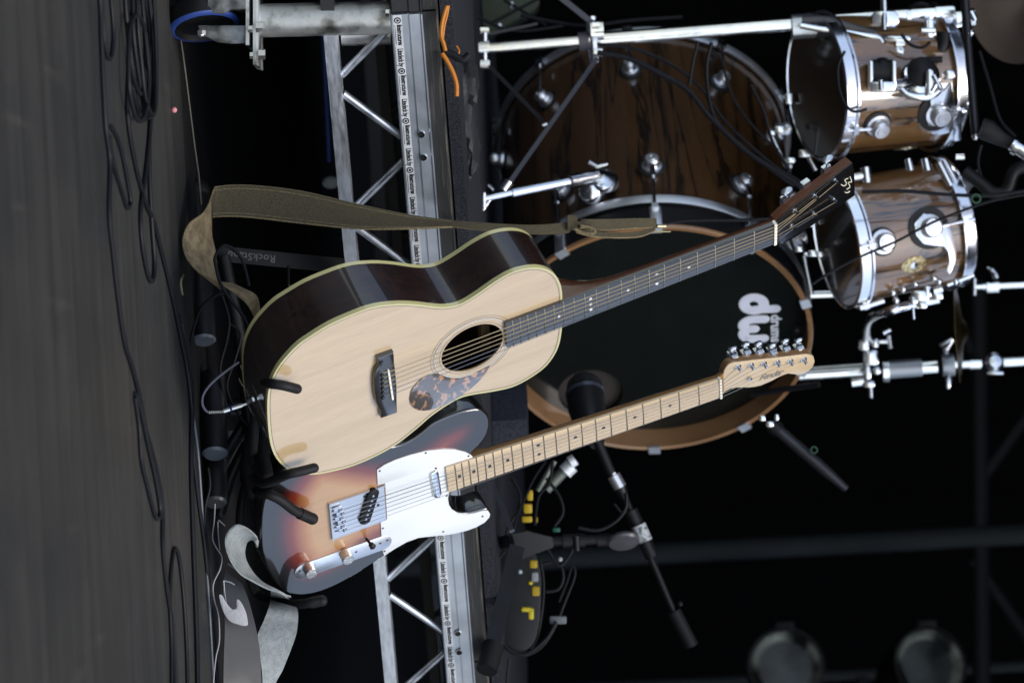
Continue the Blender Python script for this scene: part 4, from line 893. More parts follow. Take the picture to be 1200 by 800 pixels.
MB2([(252, 590), (251, 610), (249, 630), (254, 642), (260, 652), (258, 666), (250, 684), (251, 702), (256, 720), (257, 750), (253, 770), (250, 800), (249, 830)], 5.9, .0011, 'hair thin grey wire wandering below the grey strap', mat('grey_thin_wire', (.22, .22, .24), .5), 'wire', 'wire')
rnd = random.Random(3)
for i, (cx, cy, ax_, ay_, ph) in enumerate(((164, 55, 13, 85, .1), (168, 40, 11, 95, .12), (162, 80, 12, 62, .05), (170, 60, 9, 78, .1), (158, 20, 10, 90, .12), (172, 30, 10, 105, .1))):
    pts = [(cx+ax_*math.cos(t)+ph*ay_*math.sin(t)*.6+rnd.uniform(-.7, .7), cy+ay_*math.sin(t)) for t in [2*pi*j/14 for j in range(14)]]
    w = [PZ(x, y, .0034+.005*(i % 3)) for x, y in spline(pts, 5, True)]
    tag(MB().tube(w, .0034, 8, closed=True).build('coiled_cable', CABLE), 'one turn of the black cable coil at the front left of the floor', 'cable coil', 'turns of the big cable coil')
tag(MB().ball(PZ(204, 129, .004), .0045).build('pink_bead', mat('pink_plastic', (.55, .2, .22), .5)), 'tiny pink bead on the floor near the castor', 'bead')
tag(MB().tube([PZ(x, y, .002) for x, y in spline([(215, 322), (212, 330), (213, 340), (214, 345)], 4)], .0018, 6).build('paper_scrap', mat('tan_paper', (.22, .18, .11), .8)), 'little curled tan scrap at the edge of the floor', 'scrap')
# pale pencil-thin seam on the dark floor by the castor
seam = [PZ(x, y, .0075) for x, y in ((210, 34), (214, 60), (218, 90), (223, 130), (228, 170), (233, 205), (236, 240))]
tag(MB().tube(seam, .0012, 5).build('frayed_tape_edge', mat('frayed_thread', (.12, .11, .09), .9)), kind='structure')

# ------------------------------------------------------------------ drums
g_ = V((.707, -.707, 0)).normalized(); KC = P(768, 400, 7.2); KF = Frame(KC, V((0, 0, 1)).cross(g_), V((0, 0, 1)), g_)
FIG = wood('shaded_figured_lacquer', (.10, .047, .017), (.05, .022, .008), 'z', rough=.3, scale=1.6, dark=((.006, .004, .003), 12), coat=1, cior=1.8)  # shell lacquer darkened in colour for the shade on the bass drum
MPH = wood('orange_maple_hoop', (.34, .18, .08), (.25, .125, .052), 'y', rough=.3, scale=3, coat=.9)
HEADB = mat('glossy_black_drum_head', (.008, .010, .009), .16, coat=.3, rvar=.03)
GUN = mat('dull_silver_hoop', (.7, .71, .73), .45, 1, rvar=.08)
GASK = mat('black_rubber_gasket', (.01, .01, .01), .6)
kick = thing('bass_drum', 'big bass drum with black logo head and dark figured wood shell on the riser', 'drum', None, M=Matrix.Translation(V((KC.x, KC.y, DECKZ))))
RH = .296
FIG2 = wood('lit_figured_lacquer', (.27, .145, .055), (.14, .068, .024), 'z', rough=.3, scale=2.2, dark=((.006, .005, .004), 12), coat=1, cior=1.9)  # paler copy of the shell lacquer, brighter light on the toms put into colour
MB().lathe([(RH-.009, 0), (RH-.002, .001), (RH, -.002), (RH, -.006), (RH-.004, -.05), (RH-.009, -.05)], 96, KF.M, closed=True).build('front_hoop', MPH, kick, fr=KF)
MB().lathe([(RH-.003, -.0062), (RH+.0004, -.0064), (RH+.0004, -.05), (RH-.003, -.05)], 96, KF.M, closed=True).build('hoop_outside', BLACKP, kick)
ph = KF.uv(692, 460, -.047)
MB().prism(circle(0, 0, RH-.0095, 80), -.0485, -.0465, KF.M, hole=circle(ph.x, ph.y, .062, 40)).build('front_head', HEADB, kick, fr=KF)
MB().lathe([(.0001, -.012), (.066, -.012)], 40, KF.M @ Matrix.Translation((ph.x, ph.y, -.0485))).build('port_mesh', mat('brown_port_mesh', (.03, .023, .017), .8), kick)
MB().lathe([(.0001, -.5), (.27, -.5)], 40, KF.M).build('batter_head', mat('brown_batter_head', (.10, .07, .04), .5), kick)
MB().lathe([(.283, -.05), (.283, -.078)], 80, KF.M).build('front_collar', BLACKP, kick)
MB().lathe([(.272, -.078), (.28, -.078), (.28, -.55), (.272, -.55)], 96, KF.M).build('shell', FIG, kick, fr=KF, smooth=30)
for z in (-.074, -.548):
    MB().lathe([(.284, z), (.291, z+.004), (.2935, z), (.2935, z-.014), (.287, z-.016), (.284, z-.012)], 96, KF.M, closed=True).build('metal_hoop', GUN, kick)
def turret(mk, s=1.0, gas=.020):
    a = MB().lathe([(gas*1.12*s, 0), (gas*1.12*s, .0025), (gas*s, .0035), (.0001, .0035)], 28, mk).build('gasket', GASK, ROOT[0])
    MB().lathe([(.0165*s, .003), (.0165*s, .008), (.0125*s, .0095), (.0105*s, .014), (.0125*s, .016), (.0128*s, .023), (.0105*s, .027), (.0075*s, .0272), (.007*s, .0285), (.0035*s, .0286), (.003*s, .0278), (.0001, .0278)], 28, mk).build('lug', SATIN, ROOT[0])
ROOT = [kick]; SATIN = mat('satin_claw_metal', (.85, .86, .9), .38, 1, rvar=.05)
def onshell(fr, R, phi, z):
    u = fr.X*math.cos(phi)+fr.Y*math.sin(phi); o = fr.o+u*R+fr.Z*z
    return Frame(o, fr.Z.cross(u), fr.Z, u) if (fr.Z.cross(u)).cross(fr.Z).dot(u) > 0 else Frame(o, u.cross(fr.Z), fr.Z, u)
for k_ in range(10):
    ph_ = math.radians(-2+36*k_)
    u = KF.X*math.cos(ph_)+KF.Y*math.sin(ph_)
    # claw on the wooden hoop
    cf = onshell(KF, RH, ph_, -.02)
    MB().rbox((0, -.004, .003), (.022, .052, .006), .002, cf.M).box((0, .0225, -.003), (.022, .004, .018), cf.M).box((0, -.026, .005), (.012, .012, .012), cf.M).build('claw', SATIN, kick)
    for z0, z1 in ((-.17, -.02), ):
        tf = onshell(KF, .28, ph_, -.175); turret(tf.M, 1.15)
        MB().cyl(KF.o+u*(.302)+KF.Z*-.165, KF.o+u*(.300)+KF.Z*-.05, .0032, n=8).build('tension_rod', NICKEL, kick)
        MB().tube([tf.w(0, .012, .02), tf.w(0, .05, .024)], .005, 8).build('rod_socket', CHROME, kick)
    tf = onshell(KF, .28, ph_+.10, -.45); turret(tf.M, 1.0)
    u2 = KF.X*math.cos(ph_+.1)+KF.Y*math.sin(ph_+.1)
    MB().cyl(KF.o+u2*.302+KF.Z*-.46, KF.o+u2*.300+KF.Z*-.55, .0032, n=8).box((0, 0, 0), (.02, .02, .01), onshell(KF, .298, ph_+.1, -.548).M).build('tension_rod', NICKEL, kick)
# logo on the head
LOGO1 = mat('pale_lavender_print', (.78, .78, .88), .4); LOGO2 = mat('white_print', (.86, .87, .92), .4)
def stroke(paths, r, z, m, nm):
    mb = MB()
    for pth in paths:
        q = [KF.uv(x, y, -.0455) for x, y in pth]
        for i in range(len(q)-1):
            if (q[i+1]-q[i]).length > 1e-6: mb.prism(capsule(q[i], q[i+1], r, 7), z+random.random()*.0001, z+.0003+random.random()*.0001, KF.M)
    mb.build(nm, m, kick, smooth=0)
def bx(p): return (845+p[0]/10, 330+p[1]/10)
dring = [bx((385+115*math.cos(t), 265+78*math.sin(t))) for t in [2*pi*i/24 for i in range(25)]]
dstem = [bx((400, 330)), bx((640, 320))]
wst = [[bx(p) for p in spline([(510, 440), (340, 450), (270, 490), (265, 530), (310, 555), (390, 555)], 5)], [bx(p) for p in spline([(390, 555), (310, 565), (265, 600), (275, 645), (340, 670), (500, 665)], 5)]]
for r, z, m in ((.0098, -.0462, LOGO2), (.0072, -.0455, LOGO1)):
    stroke([dring, dstem]+wst, r, z, m, 'logo')
ang_c = KF.uv(*bx((640, 548)), -.0455)
text_mesh('drums', .0285, KF.M @ Matrix.Translation((ang_c.x, ang_c.y, -.0455)), LOGO2, kick, bold=.0006, spacing=1.0, align='CENTER', name='logo_word')
# spur leg
sp = lambda a, b, r, nm='spur', m=CHROME, rt=None: MB().cyl(P(*a), P(*b), r, n=16).build(nm, m, rt or kick)
sp((566, 233, 6.98), (622, 221, 7.0), .0055); sp((600, 226, 6.99), (676, 211, 7.03), .0085); sp((668, 212, 7.02), (700, 205, 7.05), .0115)
MB().cyl(P(567, 226, 6.98), P(567, 243, 6.98), .005).cyl(P(572, 216, 6.97), P(578, 222, 6.98), .003).cyl(P(566, 246, 6.98), P(574, 234, 6.98), .003).build('spur_foot', CHROME, kick)
MB().lathe([(.0001, .02), (.014, .018), (.028, .012), (.031, .004), (.03, 0)], 28, along(P(706, 214, 7.08), cv(.1, -.75, -.65)).M).build('spur_bracket', CHROME, kick)
MB().lathe([(.02, 0), (.025, .004), (.024, .012), (.016, .024), (.008, .030), (.0001, .031)], 28, along(P(694, 222, 7.08), cv(-.1, .9, -.45)).M).build('wing_bolt', CHROME, kick)
MB().tube([P(690, 190, 7.03), P(700, 196, 7.03), P(712, 192, 7.03)], .004).build('wing_handle', CHROME, kick)

def tom(label, c, R, t, dpt, lugpx, badge, brackets, seed, D):
    tz = cv(*t).normalized(); x_ = (cv(0, 1, 0)-tz*cv(0, 1, 0).dot(tz)).normalized(); fr = Frame(P(*c, D), x_, tz.cross(x_), tz)
    th = thing('tom_drum', label, 'drum', None, M=Matrix.Translation(fr.o)); ROOT[0] = th
    MB().lathe([(R-.006, .012), (R, .012), (R, dpt-.012), (R-.006, dpt-.012)], 72, fr.M).build('shell', FIG2, th, fr=fr, smooth=30)
    for z, s in ((0, -1), (dpt, 1)):
        MB().lathe([(R+.002, z), (R+.002, z-.016*s), (R+.0055, z-.022*s), (R+.012, z-.022*s), (R+.012, z-.019*s), (R+.007, z-.017*s), (R+.006, z), (R+.009, z+.002*s), (R+.003, z+.0035*s)], 96, fr.M, closed=True).build('hoop', CHROME, th)
    MB().lathe([(.0001, -.001), (R+.001, -.001), (R+.002, .003)], 64, fr.M).build('bottom_head', mat('smoky_clear_head', (.028, .021, .015), .22, coat=.6, col2=(.035, .026, .018), scale=6) if 'smoky_clear_head' not in bpy.data.materials else bpy.data.materials['smoky_clear_head'], th, smooth=60)
    MB().lathe([(.0001, dpt+.001), (R+.001, dpt+.001)], 64, fr.M).build('top_head', mat('white_coated_head', (.6, .6, .6), .5) if 'white_coated_head' not in bpy.data.materials else bpy.data.materials['white_coated_head'], th)
    def find(px, off):
        best = None
        for i in range(180):
            phi = 2*pi*i/180; u = fr.X*math.cos(phi)+fr.Y*math.sin(phi)
            if u.dot(F) > .12: continue
            for j in range(25):
                z = .01+(dpt-.02)*j/24; q = proj(fr.o+u*(R+off)+fr.Z*z); e = (q[0]-px[0])**2+(q[1]-px[1])**2
                if best is None or e < best[0]: best = (e, phi, z)
        return best[1], best[2]
    for px_, big in lugpx:
        phi, z = find(px_, .02); f = onshell(fr, R, phi, z)
        turret(f.M, 1.35 if not big else 1.5, .0175 if not big else .023)
        tow = -1 if z < dpt/2 else 1; zt = 0 if tow < 0 else dpt; u = fr.X*math.cos(phi)+fr.Y*math.sin(phi)
        MB().cyl(fr.o+u*(R+.016)+fr.Z*z, fr.o+u*(R+.012)+fr.Z*zt, .003, n=8).box((0, 0, 0), (.016, .010, .010), onshell(fr, R+.012, phi, zt-.018*tow).M).build('tension_rod', CHROME, th)
    for phi_ in range(0, 360, 60):
        u = fr.X*math.cos(math.radians(phi_))+fr.Y*math.sin(math.radians(phi_))
        if u.dot(F) > .05:
            f = onshell(fr, R, math.radians(phi_), .05); turret(f.M, 1.1)
    phi, z = find(badge[0], 0); f = onshell(fr, R, phi, z)
    MB().lathe([(.0001, .0022), (.014, .0018), (.021, .0006), (.021, -.002)], 32, f.M @ Matrix.Diagonal((.8, 1.15, 1, 1))).build('badge', mat('badge_'+badge[1], badge[2], .3, .5, col2=(.3, .22, .08), scale=160, contrast=(.4, .6)), th)
    MB().lathe([(.0001, .0032), (.007, .0026), (.007, .001)], 20, f.M).build('badge_centre', CHROME, th)
    return th, fr, find
TOM1, f1_, find1 = tom('small tom drum on the pole, higher toward the picture top, with two chrome lugs', (958, 102), .127, (.94, -.105, .325), .238, [((1033, 153), 0), ((1106, 138), 1)], ((1061, 180), 'pale', (.55, .52, .45)), None, 1, 7.0)
TOM2, f2_, find2 = tom('tom drum with round yellow and white badge beside the second pole', (982, 285), .114, (.952, -.188, .24), .22, [((1039, 283), 0), ((1094, 266), 1)], ((1071, 310), 'gold', (.7, .6, .35)), None, 2, 7.0)
def bracket(th, fr, R, find, px_, poly):
    phi, z = find(px_, .004); f = onshell(fr, R+.004, phi, z)
    f2 = Frame(f.o, f.X, f.Y, f.Z)
    MB().prism(f2.uvs(poly), -.003, .002, f2.M, bev=.001).build('mount_plate', mat('satin_chrome_plate', (.75, .76, .8), .22, 1, rvar=.06) if 'satin_chrome_plate' not in bpy.data.materials else bpy.data.materials['satin_chrome_plate'], th)
bracket(TOM1, f1_, .127, find1, (1106, 140), [(1096, 112), (1090, 118), (1091, 128), (1087, 140), (1087, 150), (1092, 157), (1100, 158), (1112, 155), (1117, 160), (1118, 165), (1126, 164), (1127, 152), (1128, 140), (1124, 128), (1117, 120), (1116, 110), (1114, 96), (1108, 104)])
bracket(TOM2, f2_, .114, find2, (1094, 268), [(1071, 262), (1073, 276), (1082, 286), (1094, 288), (1106, 289), (1111, 296), (1112, 306), (1109, 316), (1112, 322), (1116, 316), (1120, 306), (1120, 292), (1115, 270), (1113, 264), (1107, 266), (1098, 254), (1082, 250)])
# ------------------------------------------------------------------ poles and stands
def chr_(mb, a, b, r, n=20): return mb.cyl(P(*a), P(*b), r, n=n)
ps = thing('cymbal_stand', 'tall chrome tripod stand in front of the figured bass drum shell', 'stand', P(562, 55, 7.0))
MB().cyl(P(566, 57, 7.0), P(700, 46, 7.0), .0105, n=24).build('pole', CHROME, ps)
MB().cyl(P(696, 46.5, 7.0), P(935, 28, 7.0), .0125, n=24).build('pole', CHROME, ps)
MB().cyl(P(930, 28, 7.0), P(1118, 15, 7.0), .0150, n=24).build('pole', CHROME, ps)
MB().cyl(P(928, 32, 6.99), P(964, 29.5, 6.99), .0225, n=28).build('pole_clamp', mat('satin_silver_clamp', (.68, .7, .72), .32, .9, rvar=.08), ps)
MB().cyl(P(678, 49, 7.0), P(690, 48, 7.0), .017, n=24).build('grey_sleeve', mat('grey_nylon', (.09, .09, .1), .5), ps)
MB().cyl(P(693, 20, 7.0), P(697, 74, 7.0), .012, n=16).cyl(P(692, 36, 6.985), P(707, 35, 6.985), .019, n=20).cyl(P(694, 30, 6.97), P(703, 30, 6.97), .008, n=12).cyl(P(696, 62, 6.97), P(706, 62, 6.97), .008, n=12).build('leg_collar', CHROME, ps)
MB().cyl(P(561, 56, 7.0), P(574, 55, 7.0), .013, n=20).cyl(P(563, 36, 7.0), P(573, 36, 7.0), .008, n=12).cyl(P(563, 76, 6.99), P(574, 76, 6.99), .009, n=12).cyl(P(568, 34, 7.0), P(568, 78, 7.0), .007, n=12).build('lower_collar', CHROME, ps)
def flat(a, b, w, m, nm, root):
    A, B = P(*a), P(*b); x = (B-A); L_ = x.length; f = Frame((A+B)/2, x, (-F).cross(x), -F+x.normalized()*F.dot(x.normalized()))
    return MB().box((0, 0, 0), (L_, w, .006), f.M).build(nm, m, root)
DKCH = mat('dark_reflecting_steel', (.035, .035, .04), .3, .6)
flat((700, 68, 6.96), (597, 214, 6.9), .008, DKCH, 'tripod_leg', ps); flat((703, 34, 6.98), (645, -12, 6.95), .010, DKCH, 'tripod_leg', ps); flat((690, 24, 7.02), (652, -8, 7.05), .012, DKCH, 'tripod_leg', ps)
flat((574, 78, 6.98), (640, 146, 6.94), .007, DKCH, 'leg_brace', ps); flat((574, 40, 7.0), (630, 28, 7.0), .005, DKCH, 'leg_brace', ps)
MB().cyl(P(636, 147, 6.93), P(641, 145, 6.93), .005, n=10).build('rivet', NICKEL, ps)
MB().cyl(P(597, 212, 6.9), P(590, 222, 6.9), .008).build('rubber_tip', CHROME, ps)
# clamps and arms at the top of the pole
MB().cyl(P(1034, -40, 7.0), P(1037, 30, 6.98), .0075, n=16).cyl(P(1036, 16, 6.96), P(1037, 62, 6.94), .006, n=16).build('cross_rod', CHROME, ps)
MB().rbox((0, 0, 0), (.05, .03, .05), .008, Frame(P(1036, 24, 6.98), Up, -Rt, -F).M).build('clamp_block', CHROME, ps)
MB().rbox((0, 0, 0), (.026, .05, .03), .006, Frame(P(1036, 52, 6.96), Up, -Rt, -F).M).build('clamp_block', BLKMET, ps)
MB().cyl(P(1062, 21, 7.0), P(1067, 21, 7.0), .019, n=24).build('pole_ring', CHROME, ps)
MB().cyl(P(1096, 17, 7.0), P(1116, 16, 7.0), .0185, n=24).build('pole_ring', CHROME, ps)
MB().rbox((0, 0, 0), (.022, .036, .03), .006, Frame(P(1089, 34, 6.97), Up, -Rt, -F).M).cyl(P(1086, 24, 6.96), P(1088, 42, 6.96), .006, n=12).cyl(P(1080, 36, 6.95), P(1096, 36, 6.95), .005, n=12).build('wing_nut', CHROME, ps)
MB().tube(path([(938, 30), (960, 34), (985, 37), (1015, 42), (1030, 45), (1034, 52), (1033, 62), (1032, 72)], 6.93), .0062, 12).build('bent_arm', CHROME, ps)
MB().tube(path([(940, 24), (968, 24), (1000, 33), (1026, 41)], 6.94), .008, 12).build('arm_sleeve', mat('grey_rubber_sleeve', (.06, .06, .065), .5), ps)
MB().rbox((0, 0, 0), (.045, .01, .02), .003, Frame(P(1052, 46, 6.93), Up, -Rt, -F).M).rbox((0, 0, 0), (.02, .034, .012), .004, Frame(P(1053, 66, 6.93), Up, -Rt, -F).M).cyl(P(1050, 52, 6.93), P(1060, 52, 6.93), .007, n=14).cyl(P(1050, 61, 6.93), P(1058, 61, 6.93), .007, n=14).build('wing_nut', CHROME, ps)
# ball arm clamp between pole and tom
MB().cyl(P(1022, 84, 6.9), P(1046, 84, 6.9), .022, n=28).ball(P(1034, 80, 6.9), .02).build('ball_socket', BLKMET, ps)
MB().rbox((0, 0, 0), (.008, .05, .02), .002, Frame(P(1020, 88, 6.88), Up, -Rt, -F).M).rbox((0, 0, 0), (.008, .05, .02), .002, Frame(P(1047, 88, 6.88), Up, -Rt, -F).M).rbox((0, 0, 0), (.045, .018, .02), .003, Frame(P(1034, 102, 6.87), Up, -Rt, -F).M).cyl(P(1032, 94, 6.86), P(1033, 106, 6.86), .005, n=12).build('socket_yoke', CHROME, ps)
MB().cyl(P(1048, 101, 6.88), P(1072, 96, 6.9), .0105, n=20).build('arm_tube', CHROME, ps)
MB().lathe([(.0001, .012), (.02, .01), (.034, .004), (.037, 0), (.034, -.006)], 32, along(P(1078, 92, 6.92), cv(.1, .35, -.9)).M).build('arm_disc', CHROME, ps)
MB().lathe([(.012, .0), (.026, .012), (.028, .02), (.01, .03), (.0001, .03)], 28, along(P(1078, 88, 6.9), cv(.1, -.2, -.95)).M).build('arm_boss', BLKMET, ps)
MB().tube(path([(1056, 104), (1064, 111), (1078, 114), (1092, 112), (1100, 106)], 6.87), .007, 14).rbox((0, 0, 0), (.014, .044, .02), .004, Frame(P(1089, 96, 6.86), Up, -Rt, -F).M).rbox((0, 0, 0), (.02, .016, .02), .004, Frame(P(1112, 88, 6.88), Up, -Rt, -F).M).cyl(P(1094, 88, 6.85), P(1102, 104, 6.85), .005, n=12).cyl(P(1101, 92, 6.85), P(1092, 108, 6.85), .004, n=12).build('tilter', CHROME, ps)
MB().tube(path([(1066, 60), (1080, 66), (1094, 65), (1104, 55), (1106, 38)], 6.96), .013, 14).tube(path([(1058, 82), (1066, 74), (1082, 71), (1104, 70)], 6.93), .006, 12).build('bracket_loop', BLKMET, ps)
# long rod beside tom rim at the far right end
MB().cyl(P(1128, -30, 6.9), P(1134, 40, 6.88), .0085, n=16).cyl(P(1133, 36, 6.88), P(1143, 158, 6.84), .0075, n=16).build('vertical_rod', DKCH, ps)
MB().ball(P(1143, 160, 6.84), .007).cyl(P(1120, 22, 6.9), P(1142, 20, 6.9), .016, n=18).cyl(P(1138, 14, 6.88), P(1143, 24, 6.88), .006, n=10).ball(P(1138, 39, 6.87), .006).build('rod_clamp', CHROME, ps)

s2 = thing('cymbal_stand', 'second chrome pole with several clamps rising above the electric headstock', 'stand', P(900, 444, 7.5))
vp = P(960, 438, 7.55)
MB().cyl(P(690, 456, 7.55), P(1020, 434, 7.55), .0115, n=24).build('pole', CHROME, s2)
MB().cyl(P(690, 452, 7.6), P(1018, 428, 7.6), .006, n=16).build('pole', CHROME, s2)
MB().cyl(P(960, 450, 7.2), P(880, 462, 7.3), .006, n=12).build('tripod_leg', DKCH, s2)
MB().cyl(P(1040, 433, 7.55), P(1080, 430, 7.55), .018, n=26).build('satin_sleeve', mat('satin_steel_sleeve', (.42, .43, .46), .42, .9), s2)
MB().cyl(P(1034, 434, 7.55), P(1041, 433.6, 7.55), .024, n=24).build('collar', CHROME, s2)
MB().cyl(P(1080, 430, 7.55), P(1098, 428.4, 7.55), .014, n=20).build('collar', CHROME, s2)
MB().cyl(P(1104, 428, 7.55), P(1118, 427, 7.55), .022, n=26).cyl(P(1108, 408, 7.55), P(1112, 448, 7.55), .0065, n=14).build('tilter_body', mat('satin_grey_tilter', (.36, .37, .39), .4, .9), s2)
MB().rbox((0, 0, 0), (.010, .022, .012), .003, Frame(P(1111, 449, 7.53), Up, -Rt, -F).M).tube(path([(1101, 405), (1108, 401), (1116, 398), (1109, 410)], 7.52), .0035, 10).build('wing_nut', CHROME, s2)
MB().cyl(P(1118, 427, 7.55), P(1150, 425.5, 7.55), .0085, n=20).cyl(P(1136, 426.4, 7.55), P(1149, 426, 7.55), .0105, n=20).cyl(P(1176, 424, 7.55), P(1290, 418, 7.55), .0095, n=20).build('upper_pole', CHROME, s2)
MB().lathe([(.0001, .016), (.012, .014), (.02, .006), (.021, -.004), (.016, -.012)], 28, along(P(1165, 425, 7.55), cv(.1, -.2, -.97)).M).rbox((0, 0, 0), (.034, .006, .01), .002, Frame(P(1166, 437, 7.54), Up, -Rt, -F).M).build('ratchet_joint', NICKEL, s2)
# multi clamp above the headstock and the bent arm that holds the tom
mc = MB()
for (x, y, w, h) in ((1012, 404, .022, .022), (1025, 402, .016, .018), (1020, 419, .030, .030), (1016, 436, .014, .030), (1027, 434, .016, .016), (1018, 450, .024, .014)):
    mc.rbox((0, 0, 0), (w, h, .026), .004, Frame(P(x, y, 7.5), Up, -Rt, -F).M)
mc.cyl(P(1006, 401, 7.5), P(1043, 400, 7.5), .004, n=12).cyl(P(1042, 393, 7.5), P(1044, 408, 7.5), .006, n=12).cyl(P(1020, 448, 7.5), P(1021, 466, 7.5), .005, n=12).cyl(P(998, 448, 7.5), P(1012, 446, 7.5), .009, n=16).cyl(P(1035, 390, 7.5), P(1043, 386, 7.5), .005, n=12)
mc.build('multi_clamp', CHROME, s2)
MB().tube(path([(1017, 400, 7.5), (1015, 388, 7.4), (1018, 376, 7.25), (1027, 369, 7.1), (1042, 364, 7.0), (1064, 358, 7.0), (1100, 350, 7.0)], 7.0), .0085, 14).build('bent_arm', CHROME, s2)
tc_ = MB()
for (x, y, w, h) in ((1078, 347, .030, .020), (1086, 342, .014, .022), (1070, 352, .014, .016), (1098, 347, .02, .014), (1080, 358, .018, .012)):
    tc_.rbox((0, 0, 0), (w, h, .026), .003, Frame(P(x, y, 6.96), Up, -Rt, -F).M)
tc_.cyl(P(1070, 360, 6.96), P(1071, 374, 6.96), .0035, n=10).cyl(P(1008, 361, 6.97), P(1036, 352, 6.97), .005, n=12).cyl(P(1012, 359, 6.97), P(1018, 357, 6.97), .008, n=12).cyl(P(1110, 334, 6.96), P(1141, 322, 6.96), .004, n=12).cyl(P(1094, 341, 6.94), P(1104, 338, 6.94), .007, n=12)
for (x, y) in ((1046, 343), (1058, 339), (1072, 333), (1050, 352), (1100, 330), (1094, 326), (1120, 330)):
    tc_.ball(P(x, y, 6.96), .007, 10)
tc_.build('tom_clamp', CHROME, TOM2)
# clutter of clamps between the toms and around the headstocks
cl = thing('clamp_cluster', 'cluster of small chrome clamps between the two toms and the bass drum rim', 'clamp', P(930, 190, 7.05))
cm_ = MB()
for (x, y, w, h) in ((913, 152, .02, .012), (904, 156, .014, .008), (924, 116, .014, .02), (932, 240, .02, .01), (942, 180, .02, .014), (926, 188, .018, .01), (952, 297, .018, .012), (936, 292, .016, .01), (949, 262, .012, .012), (960, 298, .014, .01)):
    cm_.rbox((0, 0, 0), (w, h, .014), .002, Frame(P(x, y, 7.1), Up, -Rt, -F).M)
cm_.build('chrome_block', CHROME, cl)
for a, b, r in (((905, 160, 7.1), (922, 196, 7.1), .004), ((942, 300, 7.12), (951, 345, 7.12), .005), ((957, 212, 7.1), (950, 234, 7.1), .006), ((946, 180, 7.1), (956, 200, 7.1), .005), ((1000, 208, 6.95), (1012, 206, 6.95), .008), ((1014, 196, 6.95), (1016, 214, 6.95), .010), ((1064, 186, 6.9), (1067, 200, 6.9), .007), ((1084, 186, 6.9), (1087, 200, 6.9), .009), ((1120, 184, 6.9), (1130, 184, 6.9), .005), ((1100, 190, 6.95), (1114, 218, 6.95), .008), ((1106, 188, 6.96), (1122, 216, 6.96), .006)):
    MB().cyl(P(*a), P(*b), r, n=14).build('chrome_rod', CHROME, cl)
# third stand: only pieces of its pole show
s3 = thing('cymbal_stand', 'thin chrome rod with a wing nut beyond the two toms', 'stand', P(1140, 335, 7.6))
MB().cyl(P(1152, 335.5, 7.6), P(1290, 329, 7.6), .0065, n=16).cyl(P(1142, 326, 7.6), P(1142.2, 346, 7.6), .005, n=16).cyl(P(1143, 336, 7.6), P(1158, 335.4, 7.6), .005, n=16).cyl(P(1156, 335.6, 7.6), P(1170, 335, 7.6), .013, n=20).build('rod', CHROME, s3)
MB().tube(path([(1168, 326), (1164, 318), (1157, 313)], 7.58), [.008, .006, .003], 12, ).build('wing_nut', NICKEL, s3)
MB().cyl(P(930, 346, 7.6), P(1004, 343.5, 7.6), .0095, n=18).build('pole', CHROME, s3)
# cymbals
BRZ = mat('cymbal_bronze', (.22, .15, .06), .35, 1, col2=(.12, .08, .03), scale=60, stretch=(1, 1, 1))
cy1 = thing('cymbal', 'bronze cymbal seen edge on between the toms and the second pole', 'cymbal', P(1122, 390, 7.35))
fr = along(P(1122, 388, 7.35), cv(.985, -.06, -.15))
MB().lathe([(.0001, .022), (.012, .020), (.028, .010), (.06, .006), (.1, 0), (.1, -.001), (.06, .004), (.028, .008), (.0001, .019)], 64, fr.M).build('cymbal_disc', BRZ, cy1)
cy2 = thing('cymbal', 'big dark cymbal hanging in the shadow above the higher tom', 'cymbal', P(1190, 20, 7.4))
fr = along(P(1195, 0, 7.5), cv(.50, .1, -.86))
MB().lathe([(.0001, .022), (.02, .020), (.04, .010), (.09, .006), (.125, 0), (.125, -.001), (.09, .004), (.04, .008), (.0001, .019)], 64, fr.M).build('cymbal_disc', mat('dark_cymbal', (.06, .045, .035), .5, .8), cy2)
# ------------------------------------------------------------------ microphones
GRILL = mat('dark_mic_grille', (.02, .02, .022), .4, .5, bump=1, bscale=700)
m1 = thing('drum_microphone', 'fat black bass drum microphone on a boom in front of the port hole', 'microphone', P(690, 500, 6.75))
MB().tube([P(684, 444, 6.85), P(685, 452, 6.84), P(686, 462, 6.82)], [.022, .032, .034], 32).build('grille', GRILL, m1)
MB().tube([P(686, 462, 6.82), P(688, 480, 6.79), P(692, 500, 6.76), P(700, 520, 6.73)], [.034, .033, .027, .013], 32).build('body', BLACKP, m1)
MB().cyl(P(685.6, 461, 6.822), P(686.2, 465, 6.817), .0355, n=36).build('rim', mat('grey_rim', (.05, .06, .08), .3, .3), m1)
MB().cyl(P(699, 514, 6.7), P(717, 556, 6.7), .0085, n=20).build('tail', BLKMET, m1)
MB().cyl(P(719, 557, 6.7), P(727, 571, 6.7), .0115, n=20).cyl(P(718, 556, 6.695), P(720, 553, 6.695), .004).build('connector', mat('silver_connector', (.75, .76, .78), .3, .9), m1)
MB().cyl(P(727, 571, 6.7), P(734, 590, 6.7), .011, .0045, n=18).build('connector_boot', BLACKP, m1)
bm = thing('microphone_stand', 'black boom microphone stand with round counterweight beside the bass drum', 'microphone stand', P(590, 640, 6.7))
MB().cyl(P(728, 572, 6.72), P(792, 722, 6.72), .0058, n=16).build('boom', BLKMET, bm)
MB().cyl(P(790, 716, 6.72), P(811, 757, 6.72), .0125, n=24).ball(P(797, 707, 6.72), .005).build('counterweight', RUBBER, bm)
MB().cyl(P(739, 598, 6.72), P(764, 652, 6.72), .0125, n=20).build('boom_sleeve', BLKMET, bm)
MB().cyl(P(748, 615, 6.716), P(756, 634, 6.716), .0135, n=20).build('sleeve_label', mat('grey_white_label', (.4, .42, .43), .5, col2=(.1, .1, .1), scale=150, contrast=(.4, .5)), bm)
